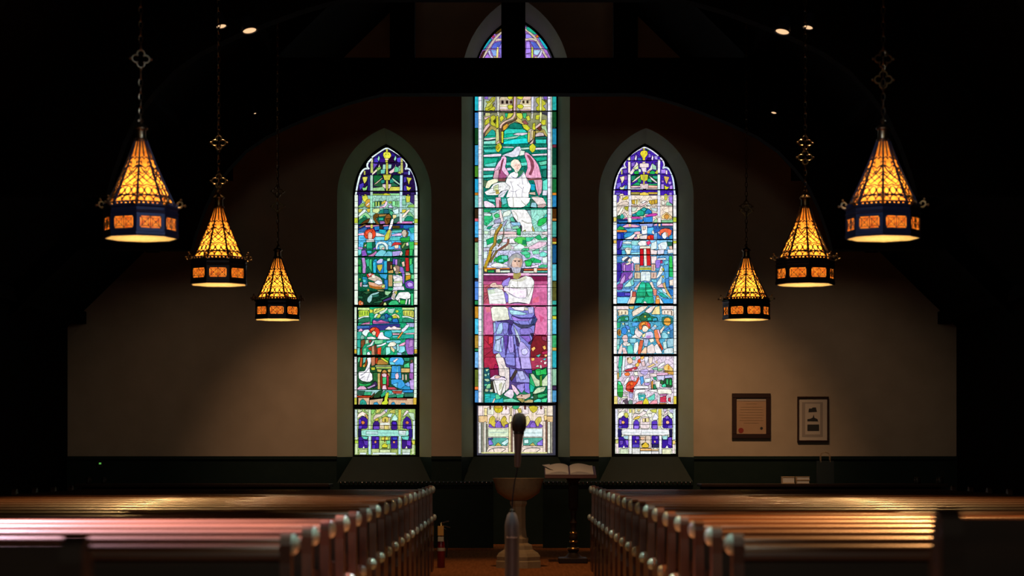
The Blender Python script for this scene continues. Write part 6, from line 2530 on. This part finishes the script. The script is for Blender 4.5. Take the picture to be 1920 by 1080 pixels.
flat(root, lp, 'stamp', disc(1428, 803, 2.6), .011, M['ink'])
mb = MB()
for i, y in enumerate((757, 763, 768, 773, 778, 783, 788, 793)):
    w = (10, 20, 22, 21, 23, 20, 22, 14)[i]
    p = lp(1409-w, y+.35, .0115); q = lp(1409+w, y-.35, .0115); mb.box(p.x, q.x, .0115, .013, p.z, q.z)
mb.build('writing', M['tan_book'], root)
tag(root, 'thick dark framed parchment certificate with a red seal on the plaster wall', 'framed certificate')
root, lp = framed('framed_picture', 1495, 1554, 743.5, 828.5, 3, M['frame_wood'], '')
flat(root, lp, 'mat_board', rect(1497, 1552, 746, 826), .016, M['mat_board'])
flat(root, lp, 'inner_mat', rect(1504, 1543, 754, 819), .013, M['mat_inner'])
flat(root, lp, 'sheet', rect(1510, 1538, 757, 815), .010, M['mat_board'])
flat(root, lp, 'small_picture', [(1517, 766), (1522, 766), (1524, 764), (1530, 764), (1532, 772), (1516, 773)], .007, M['ink'])
flat(root, lp, 'church_sketch', [(1514, 786), (1520, 785), (1524, 783), (1526, 777), (1527, 783), (1533, 786), (1534, 790), (1514, 790)], .007, M['ink'])
flat(root, lp, 'dark_photo', rect(1514, 1536, 796, 808), .007, M['ink'])
tag(root, 'thin framed cream picture sheet with three small dark images on the plaster wall', 'framed picture')
# long dark ledge tables along the far wall
ZS = 28.7
def side_table(x0, x1, lb):
    p = P(x0, 907, ZS); q = P(x1, 907, ZS)
    root = empty('side_table', (p.x, p.y, 0)); L_ = q.x-p.x
    zt = p.z
    mb = MB(); mb.box(0, L_, -.25, .45, zt-.04, zt, .006); mb.build('table_top', M['dark_wood'], root)
    for x in (.04, L_-.10):
        for y in (-.22, .36):
            mb = MB(); mb.box(x, x+.06, y, y+.06, 0, zt-.04, .004); mb.build('leg', M['dark_wood'], root)
    mb = MB(); mb.box(.04, L_-.04, .0, .03, .05, zt-.04); mb.build('apron', M['dark_wood'], root)
    tag(root, lb, 'table')
    return zt
TZ = side_table(1312, 1772, 'long dark side table holding books and a paper bag')
side_table(146, 620, 'long dark side table with two jars under the plain plaster wall')
# books
def book(x0, x1, y0, y1, m, lb, Z=ZS):
    k = Z/FPX
    root = empty('book', (P(x0, y1, Z).x, P(0, 0, Z).y, TZ+(907-y1)*k))
    w = (x1-x0)*k; h = (y1-y0)*k
    mb = MB(); mb.box(0, w, 0, .12, 0, h*.14); mb.box(0, w, 0, .12, h*.86, h); mb.box(0, w*.06, 0, .12, h*.14, h*.86); mb.build('cover', m, root)
    mb = MB(); mb.box(w*.06, w*.97, .004, .116, h*.14, h*.86); mb.build('pages', M['page'], root)
    tag(root, lb, 'book', 'books on the side table')
book(1466.5, 1490, 893.5, 907, M['cream_book'], 'thick cream book lying alone on the side table, beside a stack of two')
book(1493, 1518, 900.5, 907, M['tan_book'], 'lower tan book of the stack of two on the side table')
book(1493, 1518.5, 893.5, 900.2, M['cream_book'], 'upper cream book of the stack of two on the side table')
# paper bag
Z = 28.75; k = Z/FPX; p = P(1533, 907, Z)
root = empty('gift_bag', (p.x, p.y, TZ)); w = 31*k; h = 43*k
mb = MB()
vs = [(0,0,0),(w,0,0),(w,.12,0),(0,.12,0),(0,.02,h),(w,.02,h),(w,.10,h),(0,.10,h),(-.002,.06,h*.5),(w+.002,.06,h*.5)]
mb.mesh(vs, [(0,3,2,1),(0,1,5,4),(2,3,7,6),(1,2,6,5),(3,0,4,7)]); mb.build('bag_body', M['bag'], root, fix=False)
for y in (.02, .10):
    mb = MB(); mb.tube([(w*.22, y, h-.02), (w*.22, y, h+.06), (w*.28, y+.01, h+.10), (w*.5, y+.01, h+.115), (w*.72, y+.01, h+.10), (w*.78, y, h+.06), (w*.78, y, h-.02)], .004, n=6); mb.build('handle', M['tan_book'], root, smooth=True)
tag(root, 'dark teal paper gift bag with cord handles on the side table', 'bag')
# jars
for x, wd, lb in ((1720, 13, 'dark jar nearer the paper bag at the end of the side table'), (1762, 14, 'dark jar at the very end of the side table, past the paper bag'), (166, 11, 'dim dark jar at the outer end of the side table under the plain wall'), (195, 9, 'dim dark jar at the inner spot on the side table under the plain wall')):
    Z = 28.8; p = P(x, 907, Z); r = wd/2*Z/FPX
    root = empty('jar', (p.x, p.y, TZ))
    mb = MB(); mb.lathe([(r*.9, 0), (r, .01), (r, .055), (r*.85, .068)], n=18); mb.build('body', M['jar'], root, smooth=True)
    mb = MB(); mb.lathe([(r*.9, .068), (r*.92, .072), (r*.92, .084), (r*.8, .088)], n=18); mb.build('lid', M['jar'], root, smooth=True)
    tag(root, lb, 'jar')
# studded rail below the windows
for x0, x1, lb in ((636, 925, 'low dark chancel rail with a row of small studs behind the font, extinguisher side'), (1018, 1300, 'low dark chancel rail with a row of small studs behind the lectern')):
    Z = 28.6; p = P(x0, 902, Z); q = P(x1, 902, Z)
    root = empty('chancel_rail', (p.x, p.y, 0)); L_ = q.x-p.x
    mb = MB(); mb.box(0, L_, 0, .09, p.z-.06, p.z, .006); mb.build('top_rail', M['dark_paint'], root)
    mb = MB(); mb.box(0, L_, .03, .06, 0, p.z-.06); mb.build('panel', M['dark_paint'], root)
    mb = MB(); x = .02
    while x < L_-.02: mb.sphere((x, -.004, p.z-.022), .013, 8, 6); x += .0575
    mb.build('stud_row', M['steel'], root, smooth=True)
    tag(root, lb, 'rail')
# small wall box with a green indicator
p = P(188, 869, 29.93)
root = empty('alarm_box', p)
mb = MB(); mb.box(-.045, .045, -.012, .018, -.06, .04, .004); mb.build('housing', M['black'], root)
mb = MB(); mb.box(-.016, .016, -.018, -.010, -.012, .012, .003); mb.build('indicator_light', M['led'], root)
tag(root, 'small black wall box with a green indicator light on the dark wainscot', 'alarm')

# ------------------------------------------------------------------ light
def spot(loc, target, energy, color, size, blend, soft=.08, name='warm_beam'):
    ld = bpy.data.lights.new(name, 'SPOT'); ld.energy = energy; ld.color = color; ld.spot_size = R(size); ld.spot_blend = blend; ld.shadow_soft_size = soft
    o = bpy.data.objects.new(name, ld); col.objects.link(o); o.location = loc
    o.rotation_euler = (Vector(target)-Vector(loc)).to_track_quat('-Z', 'Y').to_euler()
    return o
WARM = (1.0, .60, .30)
for s in (-1, 1):
    # unseen spots added behind the truss to wash the far wall
    spot((s*2.5, -3.82, 5.3), (s*2.25, 0, .5), 420 if s > 0 else 290, (1.0, .55, .26) if s > 0 else (1.0, .57, .31), 60 if s > 0 else 54, 1.0)
    spot((s*3.6, -3.82, 4.9), (s*4.2, 0, .6), 60 if s > 0 else 40, (1.0, .68, .45), 70, 1.0)
    # added blue spots aimed at the nearest lanterns only, no windows there
    spot((-s*1.2, CAMY+9.0, 4.6), (s*LX, CAMY+15.4, 3.2), 520, (.42, .58, 1.0), 13, .6, .3, 'lantern_blue_fill')
    # pools on the pews from spots set apart from the downlights
    spot((s*3.6, CAMY+18.2, 5.3), (s*2.4, CAMY+16.6, .85), 800, (1.0, .55, .2), 74, 1.0)
    # the pair of downlights graze the hanging chains
    p = DL[0] if s < 0 else DL[3]
    spot((p.x, p.y-.03, p.z-.03), (s*LX, CAMY+19.5, 3.9), 200, WARM, 60, 1.0, .02)
spot((3.1, CAMY+12.6, 5.6), (2.3, CAMY+11.0, .85), 3100, (1.0, .44, .14), 62, 1.0)  # orange pew pool, spot set apart from the downlights
spot((0, CAMY+21.0, 8.3), (0.1, CAMY+23.4, 0), 650, (1.0, .55, .25), 32, .8)  # added spot overhead, warms the floor, font and lectern
spot((0, CAMY+7.5, 8.6), (0.05, CAMY+20, .8), 700, (1.0, .80, .66), 22, 1.0)  # added front spot to lift the microphone and font, no fixture there
# added spots without roof lights: rose on the near pews, cool along the aisle
spot((-4.3, CAMY+12.2, 4.6), (-2.3, CAMY+10.4, .85), 14000, (1.0, .72, .92), 50, 1.0, .2, 'rose_pew_fill')
for Z in (8.6, 10.8, 13, 15.4, 17.8, 20.4):
    spot((0, CAMY+Z, 8.8), (0, CAMY+Z, 0), 3800 if Z < 14 else 1500, (.78, 1.0, .88), 17.5, .8, .3, 'aisle_top_fill')
# added fill panel before the closed rear wall, brightens surfaces facing it
ld = bpy.data.lights.new('rear_fill', 'AREA'); ld.energy = 90; ld.color = (1.0, .93, .74); ld.shape = 'RECTANGLE'; ld.size = 2.5; ld.size_y = 2
o = bpy.data.objects.new('rear_fill', ld); col.objects.link(o); o.location = (0, YB+.1, 4.6); o.rotation_euler = (R(90), 0, 0)

w = bpy.data.worlds.new('world'); sc.world = w; w.use_nodes = True
w.node_tree.nodes['Background'].inputs['Color'].default_value = (0, 0, 0, 1)

# ------------------------------------------------------------------ camera
cd = bpy.data.cameras.new('camera'); cd.sensor_width = 36; cd.lens = FPX/1920*36
cd.shift_x = 0; cd.shift_y = (CY-540)/1920
cd.clip_start = .1; cd.clip_end = 200
cd.dof.use_dof = True; cd.dof.focus_distance = 29.5; cd.dof.aperture_fstop = 2.9
co = bpy.data.objects.new('camera', cd); col.objects.link(co)
co.location = (0, CAMY, EYE); co.rotation_euler = (R(90), 0, 0)
sc.camera = co
sc.view_settings.view_transform = 'Standard'; sc.view_settings.look = 'None'
sc.view_settings.exposure = 0; sc.view_settings.gamma = 1; sc.view_settings.use_curve_mapping = False
sc.cycles.use_denoising = True
sc.cycles.max_bounces = 6; sc.cycles.diffuse_bounces = 3; sc.cycles.glossy_bounces = 3
sc.cycles.sample_clamp_indirect = 3.0
